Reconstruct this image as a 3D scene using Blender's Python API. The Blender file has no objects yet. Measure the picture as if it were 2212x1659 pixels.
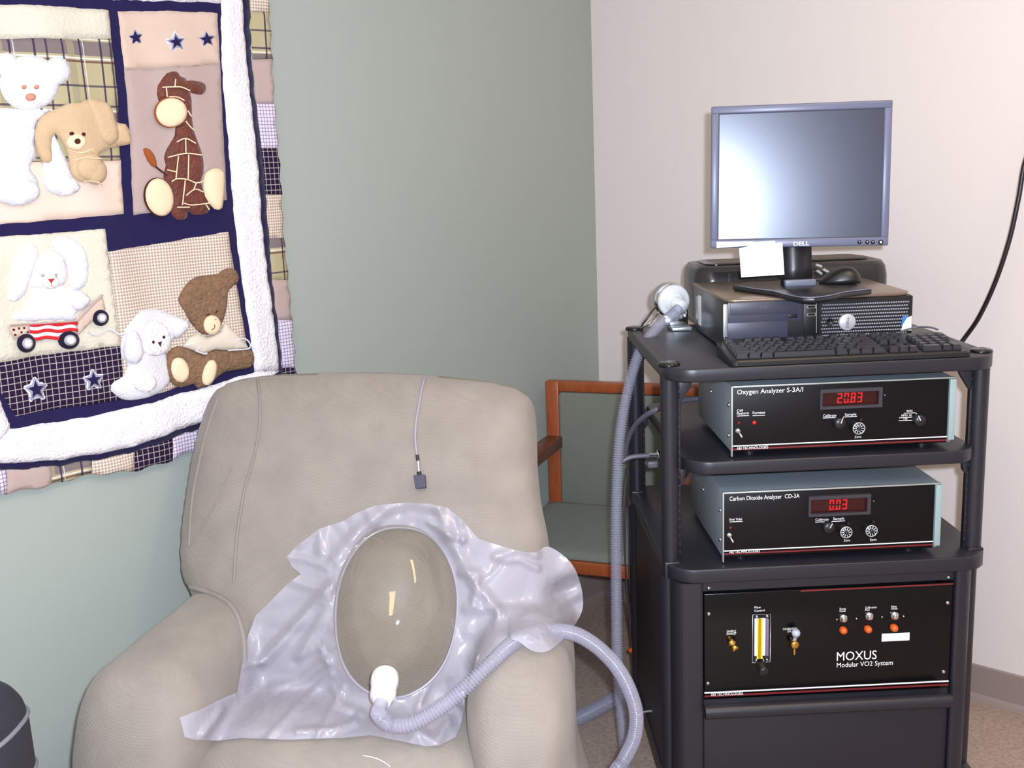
import bpy, bmesh, math, random
import numpy as np
from mathutils import Vector, Matrix
from mathutils.bvhtree import BVHTree
from mathutils.geometry import delaunay_2d_cdt

random.seed(7)
SC = bpy.context.scene
COL = SC.collection
# ------------------------------------------------------------------ camera
F, PITCH, ROLL, CAM_H = 2280.34, 0.1998, -0.0394, 1.45
CAM = Vector((0, 0, CAM_H))
cp_, sp_ = math.cos(PITCH), math.sin(PITCH)
FWD = Vector((0, cp_, -sp_)); UP0 = Vector((0, sp_, cp_)); RT0 = Vector((1, 0, 0))
RT = math.cos(ROLL) * RT0 + math.sin(ROLL) * UP0
UP = -math.sin(ROLL) * RT0 + math.cos(ROLL) * UP0
cd = bpy.data.cameras.new('camera')
cam = bpy.data.objects.new('camera', cd); COL.objects.link(cam)
cd.sensor_fit = 'HORIZONTAL'; cd.sensor_width = 36.0; cd.lens = 36.0 * F / 2212.0
cd.clip_start = 0.02
m = Matrix((RT, UP, -FWD)).transposed().to_4x4(); m.translation = CAM
cam.matrix_world = m
SC.camera = cam
# ------------------------------------------------------------------ world, lights, exposure
wd = bpy.data.worlds.new('room_ambient'); SC.world = wd; wd.use_nodes = True
WORLD_BG = wd.node_tree.nodes['Background']
WORLD_BG.inputs[0].default_value = (0.95, 0.83, 0.68, 1); WORLD_BG.inputs[1].default_value = 0.52
FLASH_W, CEIL_E = 232.0, 21.0
fl = bpy.data.lights.new('camera_flash', 'POINT'); fl.energy = FLASH_W; fl.color = (0.80, 0.91, 1.08)
fl.shadow_soft_size = 0.019
fo = bpy.data.objects.new('camera_flash', fl); COL.objects.link(fo)
fo.location = CAM + RT * 0.050 + UP * 0.045 - FWD * 0.03
SC.view_settings.view_transform = 'Standard'; SC.view_settings.look = 'None'
SC.view_settings.gamma = 1.0; SC.view_settings.use_curve_mapping = False
SC.view_settings.exposure = 0.0
SC.cycles.use_denoising = True
SC.cycles.max_bounces = 8; SC.cycles.transparent_max_bounces = 16
SC.cycles.caustics_reflective = False; SC.cycles.caustics_refractive = False

# ------------------------------------------------------------------ measuring helpers
def ray(px, py): return FWD + RT * ((px - 1106) / F) - UP * ((py - 829.5) / F)
def at_y(px, py, Y): d = ray(px, py); return CAM + d * (Y / d.y)
def at_z(px, py, Z): d = ray(px, py); return CAM + d * ((Z - CAM_H) / d.z)
def proj(p):
    q = Vector(p) - CAM; z = q.dot(FWD); return (1106 + F * q.dot(RT) / z, 829.5 - F * q.dot(UP) / z)
class Frame:                       # an upright frame turned about z; local x right, y away, z up
    def __init__(s, o, ang):
        s.o = Vector(o); s.ang = ang; s.x = Vector((math.cos(ang), math.sin(ang), 0)); s.y = Vector((-math.sin(ang), math.cos(ang), 0))
    def w(s, x, y, z): return s.o + s.x * x + s.y * y + Vector((0, 0, z))
    def l(s, p): q = Vector(p) - s.o; return Vector((q.dot(s.x), q.dot(s.y), q.z))
    def p(s, px, py, y):           # photo point on the plane y = const -> local x, z
        d = ray(px, py); t = ((s.o + s.y * y - CAM).dot(s.y)) / d.dot(s.y); q = CAM + d * t - s.o
        return q.dot(s.x), q.z
    def pz(s, px, py, z):
        q = s.l(at_z(px, py, s.o.z + z)); return q.x, q.y
CART = Frame((0.4522, 2.1941, 0), 0.0195); SH = 1.0528     # cart frame, height of its top shelf
A_W = math.radians(-41.249)
D_BEIGE = Vector((math.cos(A_W), math.sin(A_W), 0)); G_DIR = Vector((math.sin(A_W), -math.cos(A_W), 0))
CORNER = Vector((0.2898, 3.4362, 0))
WALL = Frame(CORNER, math.radians(48.751))                  # green wall frame: x towards the corner, y into the wall

# ------------------------------------------------------------------ materials
def lin(c):
    return tuple(((v / 255) / 12.92 if v / 255 <= 0.04045 else ((v / 255 + 0.055) / 1.055) ** 2.4) for v in c[:3]) + (1,)
class NT:
    def __init__(s, name):
        s.m = bpy.data.materials.new(name); s.m.use_nodes = True; s.t = s.m.node_tree; s.n = s.t.nodes
        s.b = s.n['Principled BSDF']; s.out = s.n['Material Output']
    def new(s, typ, **k):
        n = s.n.new(typ)
        for a, v in k.items(): setattr(n, a, v)
        return n
    def link(s, a, b): s.t.links.new(a, b)
    def put(s, sock, v):
        if isinstance(v, (int, float)): sock.default_value = v
        elif isinstance(v, (tuple, list)): sock.default_value = v
        else: s.link(v, sock)
    def math(s, op, a, b=0.0, c=None):
        n = s.new('ShaderNodeMath', operation=op); s.put(n.inputs[0], a); s.put(n.inputs[1], b)
        if c is not None: s.put(n.inputs[2], c)
        return n.outputs[0]
    def mix(s, f, a, b, typ='MIX'):
        n = s.new('ShaderNodeMix', data_type='RGBA', blend_type=typ); s.put(n.inputs[0], f); s.put(n.inputs[6], a); s.put(n.inputs[7], b)
        return n.outputs[2]
    def obj(s):
        tc = s.new('ShaderNodeTexCoord'); return tc.outputs['Object']
    def xyz(s):
        q = s.new('ShaderNodeSeparateXYZ'); s.link(s.obj(), q.inputs[0]); return q.outputs
    def noise(s, scale, detail=3, vec=None, rough=.5):
        n = s.new('ShaderNodeTexNoise'); n.inputs['Scale'].default_value = scale; n.inputs['Detail'].default_value = detail
        n.inputs['Roughness'].default_value = rough
        s.link(vec if vec is not None else s.obj(), n.inputs['Vector']); return n.outputs['Fac']
    def ramp(s, f, a, b):
        n = s.new('ShaderNodeMapRange'); s.put(n.inputs[0], f); n.inputs[1].default_value = a; n.inputs[2].default_value = b; return n.outputs[0]
    def bump(s, h, strength=.3, dist=.002):
        n = s.new('ShaderNodeBump'); n.inputs['Strength'].default_value = strength; n.inputs['Distance'].default_value = dist
        s.put(n.inputs['Height'], h); s.link(n.outputs[0], s.b.inputs['Normal']); return n
    def stripe(s, x, period, lo, hi):   # 1 where fract(x/period) lies in lo..hi
        f = s.math('FRACT', s.math('DIVIDE', x, period))
        return s.math('MULTIPLY', s.math('GREATER_THAN', f, lo), s.math('LESS_THAN', f, hi))
def mat(name, col, rough=.5, metal=0, spec=.5, bump=None, vary=0, vscale=30, sheen=0, coat=0):
    t = NT(name); c = lin(col)
    t.b.inputs['Roughness'].default_value = rough; t.b.inputs['Metallic'].default_value = metal
    t.b.inputs['Specular IOR Level'].default_value = spec
    t.b.inputs['Sheen Weight'].default_value = sheen; t.b.inputs['Coat Weight'].default_value = coat
    if vary:
        f = t.noise(vscale, 4)
        t.link(t.mix(f, tuple(v * (1 - vary) for v in c[:3]) + (1,), tuple(min(1, v * (1 + vary)) for v in c[:3]) + (1,)), t.b.inputs['Base Color'])
    else: t.b.inputs['Base Color'].default_value = c
    if bump: t.bump(t.noise(bump[0], 4), bump[1], bump[2] if len(bump) > 2 else .002)
    return t.m
def emis(name, col, strength):
    t = NT(name); t.b.inputs['Base Color'].default_value = (.02, .0, .0, 1)
    t.b.inputs['Emission Color'].default_value = lin(col); t.b.inputs['Emission Strength'].default_value = strength; return t.m
M = {}
# ------------------------------------------------------------------ mesh builder
class MB:
    def __init__(s): s.v = []; s.f = []; s.sm = []
    def add(s, vs, fs, smooth=True):
        o = len(s.v); s.v += [tuple(v) for v in vs]; s.f += [tuple(i + o for i in f) for f in fs]; s.sm += [smooth] * len(fs); return s
    def bm(s, b, smooth=True):
        b.verts.index_update(); s.add([v.co.copy() for v in b.verts], [[v.index for v in f.verts] for f in b.faces], smooth); b.free(); return s
    def box(s, x0, x1, y0, y1, z0, z1, bev=0, seg=2):
        b = bmesh.new(); bmesh.ops.create_cube(b, size=1)
        for v in b.verts: v.co = Vector(((x0 + x1) / 2 + v.co.x * (x1 - x0), (y0 + y1) / 2 + v.co.y * (y1 - y0), (z0 + z1) / 2 + v.co.z * (z1 - z0)))
        if bev: bmesh.ops.bevel(b, geom=list(b.edges), offset=bev, segments=seg, affect='EDGES', profile=.5)
        return s.bm(b, bool(bev))
    def prism(s, poly, y0, y1, bev=0, plane='xz'):   # polygon drawn in xz (extruded along y) or xy (along z)
        b = bmesh.new()
        P = (lambda p, t: (p[0], t, p[1])) if plane == 'xz' else ((lambda p, t: (p[0], p[1], t)) if plane == 'xy' else (lambda p, t: (t, p[0], p[1])))
        A = [b.verts.new(P(p, y0)) for p in poly]; B = [b.verts.new(P(p, y1)) for p in poly]
        b.faces.new(A); b.faces.new(B[::-1]); n = len(poly)
        for i in range(n): b.faces.new((A[i], B[i], B[(i + 1) % n], A[(i + 1) % n]))
        bmesh.ops.recalc_face_normals(b, faces=b.faces)
        if bev:
            es = [e for e in b.edges if len(e.link_faces) == 2 and e.calc_face_angle(0) > .6]
            bmesh.ops.bevel(b, geom=es, offset=bev, segments=2, affect='EDGES', profile=.5)
        return s.bm(b, bool(bev))
    def cyl(s, p0, p1, r0, r1=None, n=24, cap=True):
        return s.lathe([(0, r0), (1, r0 if r1 is None else r1)], p0, p1, n, cap)
    def lathe(s, prof, p0, p1, n=24, cap=True):       # prof: (fraction along p0..p1, radius)
        p0, p1 = Vector(p0), Vector(p1); ax = p1 - p0; L = ax.length; ax.normalize()
        a = ax.orthogonal().normalized(); c = ax.cross(a); vs = []; fs = []
        for t, r in prof:
            for k in range(n):
                g = 2 * math.pi * k / n; vs.append(p0 + ax * (t * L) + (a * math.cos(g) + c * math.sin(g)) * r)
        for i in range(len(prof) - 1):
            for k in range(n):
                q = (k + 1) % n; fs.append((i * n + k, i * n + q, (i + 1) * n + q, (i + 1) * n + k))
        s.add(vs, fs)
        if cap:
            o = len(vs); s.add(vs[:n], [tuple(range(n))[::-1]], False); s.add(vs[-n:], [tuple(range(n))], False)
        return s
    def tube(s, pts, r, n=10, cap=True):
        pts = [Vector(p) for p in pts]; N = len(pts); vs = []; fs = []; a = None
        rr = r if callable(r) else (lambda i: r)
        for i, p in enumerate(pts):
            d = (pts[min(i + 1, N - 1)] - pts[max(i - 1, 0)])
            if d.length < 1e-9: d = Vector((0, 0, 1))
            d.normalize()
            a = d.orthogonal().normalized() if a is None else (a - d * a.dot(d)).normalized()
            c = d.cross(a)
            for k in range(n):
                g = 2 * math.pi * k / n; vs.append(p + (a * math.cos(g) + c * math.sin(g)) * rr(i))
        for i in range(N - 1):
            for k in range(n):
                q = (k + 1) % n; fs.append((i * n + k, i * n + q, (i + 1) * n + q, (i + 1) * n + k))
        s.add(vs, fs)
        if cap: s.add(vs[:n], [tuple(range(n))[::-1]], False); s.add(vs[-n:], [tuple(range(n))], False)
        return s
    def loft(s, rings, cap=True, closed=True):
        n = len(rings[0]); vs = [p for r in rings for p in r]; fs = []
        for i in range(len(rings) - 1):
            for k in range(n if closed else n - 1):
                q = (k + 1) % n; fs.append((i * n + k, i * n + q, (i + 1) * n + q, (i + 1) * n + k))
        if cap: fs += [tuple(range(n))[::-1], tuple(range((len(rings) - 1) * n, len(rings) * n))]
        return s.add(vs, fs)
    def ball(s, c, r, n=12):
        rx, ry, rz = r if isinstance(r, (tuple, list)) else (r, r, r)
        b = bmesh.new(); bmesh.ops.create_uvsphere(b, u_segments=n * 2, v_segments=n, radius=1)
        for v in b.verts: v.co = Vector((c[0] + v.co.x * rx, c[1] + v.co.y * ry, c[2] + v.co.z * rz))
        return s.bm(b)
BASE = {}
def build(name, mb, material, parent=None, label=None, off=None, kind=None, bevel=0, subs=0):
    if isinstance(material, str): material = M[material]
    me = bpy.data.meshes.new(name); o = bpy.data.objects.new(name, me); COL.objects.link(o)
    base = BASE.get(parent.name, Vector((0, 0, 0))) if parent else Vector((0, 0, 0))
    if off is not None: base = Vector(off)
    me.from_pydata([tuple(Vector(v) - base) for v in mb.v], [], mb.f); me.materials.append(material)
    bm = bmesh.new(); bm.from_mesh(me); bmesh.ops.recalc_face_normals(bm, faces=bm.faces); bm.to_mesh(me); bm.free()
    me.polygons.foreach_set('use_smooth', mb.sm); me.update()
    if parent: o.parent = parent
    BASE[o.name] = base
    if label: o['label'] = label
    if kind: o['kind'] = kind
    if bevel:
        b = o.modifiers.new('b', 'BEVEL'); b.width = bevel; b.segments = 2; b.limit_method = 'ANGLE'
    if subs: q = o.modifiers.new('s', 'SUBSURF'); q.levels = subs; q.render_levels = subs
    return o
def thing(name, label, cat, fr=None, at=(0, 0, 0), group=None):
    o = bpy.data.objects.new(name, None); COL.objects.link(o); o.empty_display_size = .05
    if fr: o.location = fr.w(*at); o.rotation_euler.z = fr.ang
    else: o.location = at
    BASE[o.name] = Vector(at)
    o['label'] = label; o['category'] = cat
    if group: o['group'] = group
    return o
def tag(o, label, cat, group=None):
    o['label'] = label; o['category'] = cat
    if group: o['group'] = group
    return o
def structure(name, mb, material): o = build(name, mb, material); o['kind'] = 'structure'; return o
def spline(pts, step=.01, closed=False):
    P = [Vector(p) for p in pts]; out = []; n = len(P)
    for i in range(n if closed else n - 1):
        a = P[(i - 1) % n] if (closed or i > 0) else P[0] * 2 - P[1]
        b, c = P[i], P[(i + 1) % n]
        d = P[(i + 2) % n] if (closed or i + 2 < n) else c * 2 - b
        k = max(2, int((c - b).length / step))
        for j in range(k):
            t = j / k
            out.append(.5 * ((2 * b) + (c - a) * t + (2 * a - 5 * b + 4 * c - d) * t * t + (3 * b - a - 3 * c + d) * t ** 3))
    if not closed: out.append(P[-1])
    return out
def even(pts, step):
    out = [pts[0]]; acc = 0
    for a, b in zip(pts, pts[1:]):
        L = (b - a).length; 
        if L < 1e-9: continue
        t = step - acc
        while t <= L: out.append(a + (b - a) * (t / L)); t += step
        acc = (acc + L) % step
    return out
def rrect(x0, x1, y0, y1, r, n=6):
    if isinstance(r, (int, float)): r = (r,) * 4
    out = []
    for (cx, cy, a, q) in ((x1 - r[0], y1 - r[0], 0, r[0]), (x0 + r[1], y1 - r[1], 90, r[1]), (x0 + r[2], y0 + r[2], 180, r[2]), (x1 - r[3], y0 + r[3], 270, r[3])):
        for k in range(n + 1):
            g = math.radians(a + 90 * k / n); out.append((cx + q * math.cos(g), cy + q * math.sin(g)))
    return out
# lettering: flat print as a mesh, fitted between two photo points on a plane of a frame
def letters(s, fr, px0, py0, px1, y, cap, material, parent, label=None, bold=.004, py1=None, xf=None):
    cu = bpy.data.curves.new('lettering', 'FONT'); cu.body = s; cu.size = 1; cu.offset = bold; cu.extrude = .0; cu.resolution_u = 3
    t = bpy.data.objects.new('t', cu); COL.objects.link(t); dg = bpy.context.evaluated_depsgraph_get(); dg.update()
    me = bpy.data.meshes.new_from_object(t.evaluated_get(dg)); bpy.data.objects.remove(t)
    V = [v.co.copy() for v in me.vertices]; Fc = [list(p.vertices) for p in me.polygons]; bpy.data.meshes.remove(me)
    if not V: return None
    xs = [v.x for v in V]; x0, x1 = min(xs), max(xs)
    a = fr.p(px0, py0, y); b = fr.p(px1, py0 if py1 is None else py1, y); c = fr.p(px0, py0 - cap, y)
    kx = (b[0] - a[0]) / max(x1 - x0, 1e-6); kz = (c[1] - a[1]) / .70
    mb = MB(); mb.add([(xf or (lambda *q: q))(a[0] + (v.x - x0) * kx, y, a[1] + v.y * kz) for v in V], Fc, False)
    return build('lettering', mb, material, parent, label)
def puff(poly, T, Rr, res, jitter=0.0, hole=None):
    """fill a 2D polygon with a fine mesh; returns points, triangles and the height (T in the middle, 0 at the edge)"""
    P = [Vector((p[0], p[1])) for p in poly]; B = []
    for i in range(len(P)):
        a, b = P[i], P[(i + 1) % len(P)]; k = max(1, int((b - a).length / res))
        for j in range(k): B.append(a + (b - a) * (j / k))
    arr = np.array([(b.x, b.y) for b in B]); nb = len(B)
    x0, y0 = arr.min(0); x1, y1 = arr.max(0)
    gx, gy = np.meshgrid(np.arange(x0 + res * .6, x1, res), np.arange(y0 + res * .6, y1, res))
    gx = gx + (np.arange(gx.shape[0]) % 2)[:, None] * res * .5
    G = np.stack([gx.ravel(), gy.ravel()], 1)
    if jitter: G += (np.random.RandomState(3).rand(*G.shape) - .5) * res * jitter
    def inside(Q, A):
        c = np.zeros(len(Q), bool); j = len(A) - 1
        for i in range(len(A)):
            xi, yi = A[i]; xj, yj = A[j]
            cr = ((yi > Q[:, 1]) != (yj > Q[:, 1])) & (Q[:, 0] < (xj - xi) * (Q[:, 1] - yi) / ((yj - yi) or 1e-12) + xi)
            c ^= cr; j = i
        return c
    def dist(Q, A):
        A2 = np.roll(A, -1, 0); out = np.full(len(Q), 1e9)
        for p, q in zip(A, A2):
            d = q - p; L = (d * d).sum() + 1e-15; t = np.clip(((Q - p) @ d) / L, 0, 1)
            out = np.minimum(out, np.hypot(*(Q - p - t[:, None] * d).T))
        return out
    G = G[inside(G, arr)]; G = G[dist(G, arr) > res * .45] if len(G) else G
    pts = [Vector(p) for p in arr] + [Vector(p) for p in G]
    edges = [(i, (i + 1) % nb) for i in range(nb)]
    if hole is not None:
        H = np.array(hole); G2 = G[~inside(G, H)]; G2 = G2[dist(G2, H) > res * .45]
        pts = [Vector(p) for p in arr] + [Vector(p) for p in H] + [Vector(p) for p in G2]
        edges += [(nb + i, nb + (i + 1) % len(H)) for i in range(len(H))]
    vo, eo, fo_, _, _, _ = delaunay_2d_cdt(pts, edges, [], 1 if hole is None else 0, 1e-7)
    Q = np.array([(v.x, v.y) for v in vo]); tri = [tuple(f) for f in fo_]
    cen = np.array([Q[list(f)].mean(0) for f in tri]); ok = inside(cen, arr)
    if hole is not None: ok &= ~inside(cen, np.array(hole))
    tri = [f for f, k in zip(tri, ok) if k]
    d = np.minimum(dist(Q, arr) / Rr, 1)
    return Q, tri, T * np.sqrt(np.maximum(0, 1 - (1 - d) ** 2)), d
# ------------------------------------------------------------------ materials of the place
M['wall_green'] = mat('green_paint', (158, 164, 157), .55, bump=(160, .12, .001), spec=.3)
M['wall_beige'] = mat('beige_paint', (220, 210, 206), .5, bump=(160, .12, .001), spec=.35)
M['ceiling'] = mat('ceiling_white', (225, 222, 215), .9)
M['baseboard'] = mat('taupe_vinyl', (142, 126, 120), .45)
def floor_mat():
    t = NT('speckled_floor'); f = t.noise(90, 5, rough=.75); g = t.noise(9, 3)
    c = t.mix(t.ramp(f, .3, .7), lin((136, 117, 107)), lin((190, 168, 152)))
    c = t.mix(t.math('MULTIPLY', t.ramp(g, .35, .7), .35), c, lin((140, 118, 110)))
    c = t.mix(t.ramp(t.noise(230, 2), .66, .72), c, lin((214, 200, 186)))
    t.link(c, t.b.inputs['Base Color']); t.b.inputs['Roughness'].default_value = .6; t.bump(f, .2, .001); return t.m
M['floor'] = floor_mat()
def slip_mat():
    t = NT('waffle_slipcover'); x, y, z = t.xyz(); k = 2 * math.pi / .0042
    h = t.math('ADD', t.math('SINE', t.math('MULTIPLY', t.math('ADD', x, y), k)), t.math('SINE', t.math('MULTIPLY', t.math('SUBTRACT', z, t.math('MULTIPLY', y, .6)), k)))
    w = t.noise(7, 4)
    c = t.mix(t.ramp(t.noise(14, 4), .3, .7), lin((136, 127, 119)), lin((146, 137, 128)))
    c = t.mix(t.ramp(h, -2.4, -.9), lin((131, 123, 115)), c)
    t.link(c, t.b.inputs['Base Color']); t.b.inputs['Roughness'].default_value = .95; t.b.inputs['Specular IOR Level'].default_value = .15
    t.b.inputs['Sheen Weight'].default_value = .15
    b1 = t.bump(h, .16, .0010)
    b2 = t.new('ShaderNodeBump'); b2.inputs['Strength'].default_value = .25; b2.inputs['Distance'].default_value = .02
    t.link(w, b2.inputs['Height']); t.link(b2.outputs[0], b1.inputs['Normal'])
    return t.m
M['slip'] = slip_mat()
M['seam'] = mat('slipcover_piping', (136, 129, 122), .95, bump=(300, .5, .002))
M['cart'] = mat('black_powder_coat', (33, 32, 40), .38, spec=.5, bump=(500, .1, .0006))
M['cart_dark'] = mat('black_panel', (19, 18, 22), .5, bump=(400, .1, .0006))
M['black'] = mat('black_plastic', (24, 24, 27), .38, bump=(600, .08, .0005))
M['key'] = mat('black_keycap', (40, 40, 46), .33)
M['gloss_black'] = mat('gloss_black', (16, 15, 17), .18)
M['panel_black'] = mat('black_anodised_panel', (15, 11, 13), .45, spec=.2)
M['rack_black'] = mat('gloss_rack_panel', (9, 8, 11), .2, spec=.3)
M['case_grey'] = mat('grey_instrument_case', (126, 134, 142), .42, vary=.06, vscale=8)
M['alu'] = mat('aluminium', (196, 204, 204), .35, metal=.7)
M['pale_extrusion'] = mat('pale_extrusion', (144, 162, 162), .4)
M['cord'] = mat('grey_cord', (150, 142, 158), .4)
M['chrome'] = mat('chrome', (215, 215, 220), .14, metal=1)
M['white_print'] = mat('white_print', (238, 238, 240), .6)
M['maroon'] = mat('maroon_print', (112, 26, 32), .5)
M['white_plastic'] = mat('white_plastic', (226, 226, 228), .35)
M['brass'] = mat('brass', (214, 166, 84), .28, metal=1)
M['orange'] = mat('amber_lens', (216, 92, 30), .2)
M['red_led'] = emis('red_led', (255, 30, 30), 1.2)
M['red_dull'] = mat('red_lens', (120, 20, 22), .25)
M['digit'] = emis('red_digits', (255, 22, 26), .8)
M['display'] = mat('dark_red_window', (48, 4, 8), .25)
M['bezel_dark'] = mat('display_bezel', (52, 50, 56), .4)
M['wood'] = None
def wood_mat():
    t = NT('cherry_wood'); x, y, z = t.xyz(); v = t.new('ShaderNodeCombineXYZ')
    t.link(t.math('MULTIPLY', x, 14), v.inputs[0]); t.link(t.math('MULTIPLY', y, 14), v.inputs[1]); t.link(t.math('MULTIPLY', z, 3), v.inputs[2])
    f = t.noise(6, 6, v.outputs[0], .65)
    t.link(t.mix(t.ramp(f, .3, .7), lin((136, 66, 34)), lin((160, 84, 46))), t.b.inputs['Base Color'])
    t.b.inputs['Roughness'].default_value = .3; return t.m
M['wood'] = wood_mat()
M['wood_dark'] = mat('dark_cherry', (104, 50, 32), .3, vary=.2, vscale=25)
M['chair_fabric'] = mat('green_grey_upholstery', (114, 116, 105), .9, bump=(500, .5, .001), vary=.10, vscale=300, spec=.2, sheen=.1)
M['cable_grey'] = mat('grey_cable', (96, 94, 104), .4)
M['cable_black'] = mat('black_cable', (30, 22, 28), .35)
M['bag'] = mat('dark_bag_cloth', (38, 38, 47), .6, bump=(200, .3, .002))
M['bag_trim'] = mat('grey_bag_trim', (118, 116, 124), .5)
M['paper'] = mat('white_paper', (246, 246, 248), .8)
def film():
    t = NT('clear_vinyl_film'); t.b.inputs['Base Color'].default_value = lin((197, 194, 206)); t.b.inputs['Roughness'].default_value = .2
    t.b.inputs['Specular IOR Level'].default_value = 1.0
    tr = t.new('ShaderNodeBsdfTransparent'); tr.inputs[0].default_value = (.93, .93, .96, 1)
    tl = t.new('ShaderNodeBsdfTranslucent'); tl.inputs[0].default_value = lin((205, 201, 222))
    m0 = t.new('ShaderNodeMixShader'); m0.inputs[0].default_value = .18; t.link(t.b.outputs[0], m0.inputs[1]); t.link(tl.outputs[0], m0.inputs[2])
    mx = t.new('ShaderNodeMixShader'); mx.inputs[0].default_value = .36; t.link(m0.outputs[0], mx.inputs[1]); t.link(tr.outputs[0], mx.inputs[2])
    t.link(mx.outputs[0], t.out.inputs[0]); t.bump(t.noise(16, 2), .12, .003); return t.m
M['film'] = film()
def clear(name, tint, rough, k=1.0, ior=1.5, f0=0.0):
    t = NT(name); tr = t.new('ShaderNodeBsdfTransparent'); tr.inputs[0].default_value = tint
    gl = t.new('ShaderNodeBsdfGlossy'); gl.inputs['Roughness'].default_value = rough
    fr = t.new('ShaderNodeFresnel'); fr.inputs[0].default_value = ior
    mx = t.new('ShaderNodeMixShader'); t.link(t.math('MULTIPLY_ADD', fr.outputs[0], k, f0), mx.inputs[0]); t.link(tr.outputs[0], mx.inputs[1]); t.link(gl.outputs[0], mx.inputs[2])
    t.link(mx.outputs[0], t.out.inputs[0]); return t
def dome_mat():
    t = clear('clear_dome_plastic', (.92, .91, .875, 1), .045, .16, f0=.04)
    return t.m
M['dome'] = dome_mat()
M['clear'] = clear('clear_acrylic', (.92, .92, .94, 1), .04).m
def hose_mat():
    t = NT('clear_grey_tubing'); t.b.inputs['Base Color'].default_value = lin((198, 197, 212)); t.b.inputs['Roughness'].default_value = .12; t.b.inputs['Specular IOR Level'].default_value = 1.0
    tr = t.new('ShaderNodeBsdfTransparent'); tr.inputs[0].default_value = (.9, .9, .95, 1)
    mx = t.new('ShaderNodeMixShader'); mx.inputs[0].default_value = .70; t.link(t.b.outputs[0], mx.inputs[1]); t.link(tr.outputs[0], mx.inputs[2])
    t.link(mx.outputs[0], t.out.inputs[0]); return t.m
M['hose'] = hose_mat()

# ------------------------------------------------------------------ room
HT = 2.6
def wall_slab(name, a, b, n, m, z0=0, z1=HT, th=.1):
    mb = MB(); q = [a, b, b - n * th, a - n * th]
    mb.add([(p.x, p.y, z) for z in (z0, z1) for p in q], [(0, 1, 2, 3), (4, 5, 6, 7), (0, 1, 5, 4), (1, 2, 6, 5), (2, 3, 7, 6), (3, 0, 4, 7)], False)
    return structure(name, mb, M[m])
N_GREEN, N_BEIGE = D_BEIGE, G_DIR            # normals into the room
wall_slab('wall_left', CORNER - G_DIR * .1, CORNER + G_DIR * 4.6, N_GREEN, 'wall_green')
wall_slab('wall_right', CORNER, CORNER + D_BEIGE * 4.2, N_BEIGE, 'wall_beige')
FL = [CORNER, CORNER + D_BEIGE * 4.2, CORNER + D_BEIGE * 4.2 + G_DIR * 4.6, CORNER + G_DIR * 4.6]
FLO = [CORNER - D_BEIGE * .1 - G_DIR * .1, CORNER + D_BEIGE * 4.2 - G_DIR * .1, CORNER + D_BEIGE * 4.2 + G_DIR * 4.6, CORNER + G_DIR * 4.6 - D_BEIGE * .1]
structure('floor', MB().prism([(p.x, p.y) for p in FLO], -.08, 0, plane='xy'), M['floor'])
structure('ceiling', MB().prism([(p.x, p.y) for p in FLO], HT, HT + .08, plane='xy'), M['ceiling'])
def base(name, d, n, L):
    mb = MB(); prof = [(0, 0), (.014, 0), (.010, .012), (.005, .02), (.005, .098), (.003, .1016), (0, .1016)]
    mb.loft([[CORNER + d * t + n * a + Vector((0, 0, z)) for a, z in prof] for t in (.0, L)])
    mb.sm = [False] * len(mb.sm)
    structure(name, mb, M['baseboard'])
base('baseboard_left', G_DIR, N_GREEN, 4.6); base('baseboard_right', D_BEIGE, N_BEIGE, 4.2)
# ------------------------------------------------------------------ crib quilt pinned to the green wall
def cloth(name, col, bump=(350, .4, .002), vary=.05, vs=20, sheen=.1): return mat(name, col, .95 if sheen < .2 else .55, spec=.1 if sheen < .2 else .4, bump=bump, vary=vary, vscale=vs, sheen=sheen)
M['sherpa'] = cloth('white_sherpa', (236, 230, 234), (170, .9, .006), .03)
M['cream_fleece'] = cloth('cream_fleece', (206, 198, 181), (150, .6, .004), .04)
M['navy'] = cloth('navy_velour', (32, 27, 66), (300, .5, .002), .15)
M['tan'] = cloth('tan_suede', (200, 176, 160)); M['pink_tan'] = cloth('pale_tan_suede', (218, 194, 178)); M['mauve'] = cloth('mauve_suede', (172, 152, 146))
M['white_fur'] = cloth('white_plush', (212, 210, 216), (240, .6, .004), .02)
M['tan_fur'] = cloth('tan_plush', (196, 168, 134), (260, .6, .003), .08)
M['brown_fur'] = cloth('brown_plush', (136, 104, 78), (150, 1.0, .012), .45, 90)
M['giraffe'] = cloth('dark_brown_plush', (98, 42, 26), (120, .9, .006), .45, 40, .2)
M['cream'] = cloth('cream_felt', (228, 204, 170)); M['rust'] = cloth('rust_felt', (150, 78, 40)); M['red_felt'] = cloth('red_felt', (196, 40, 44))
M['dark_brown'] = cloth('dark_brown_thread', (74, 34, 26)); M['pink'] = cloth('pink_brown_felt', (196, 136, 112)); M['grey_felt'] = cloth('grey_felt', (160, 158, 164))
M['lavender'] = cloth('lavender_felt', (150, 146, 168)); M['shirt'] = cloth('stone_knit', (206, 194, 178)); M['black_felt'] = cloth('dark_wheel_felt', (34, 26, 44))
def checks(name, base, layers):
    t = NT(name); x, y, z = t.xyz(); c = lin(base)
    for ax, per, lo, hi, col, op in layers:
        s = t.stripe(x if ax == 'x' else z, per, lo, hi); c = t.mix(t.math('MULTIPLY', s, op), c, lin(col))
    t.link(c, t.b.inputs['Base Color']); t.b.inputs['Roughness'].default_value = .95; t.b.inputs['Specular IOR Level'].default_value = .1
    t.bump(t.noise(400, 2), .3, .001); return t.m
G = .0066
M['gingham'] = checks('tan_gingham', (226, 214, 200), [('x', G, 0, .5, (150, 124, 110), .6), ('z', G, 0, .5, (150, 124, 110), .6)])
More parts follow.
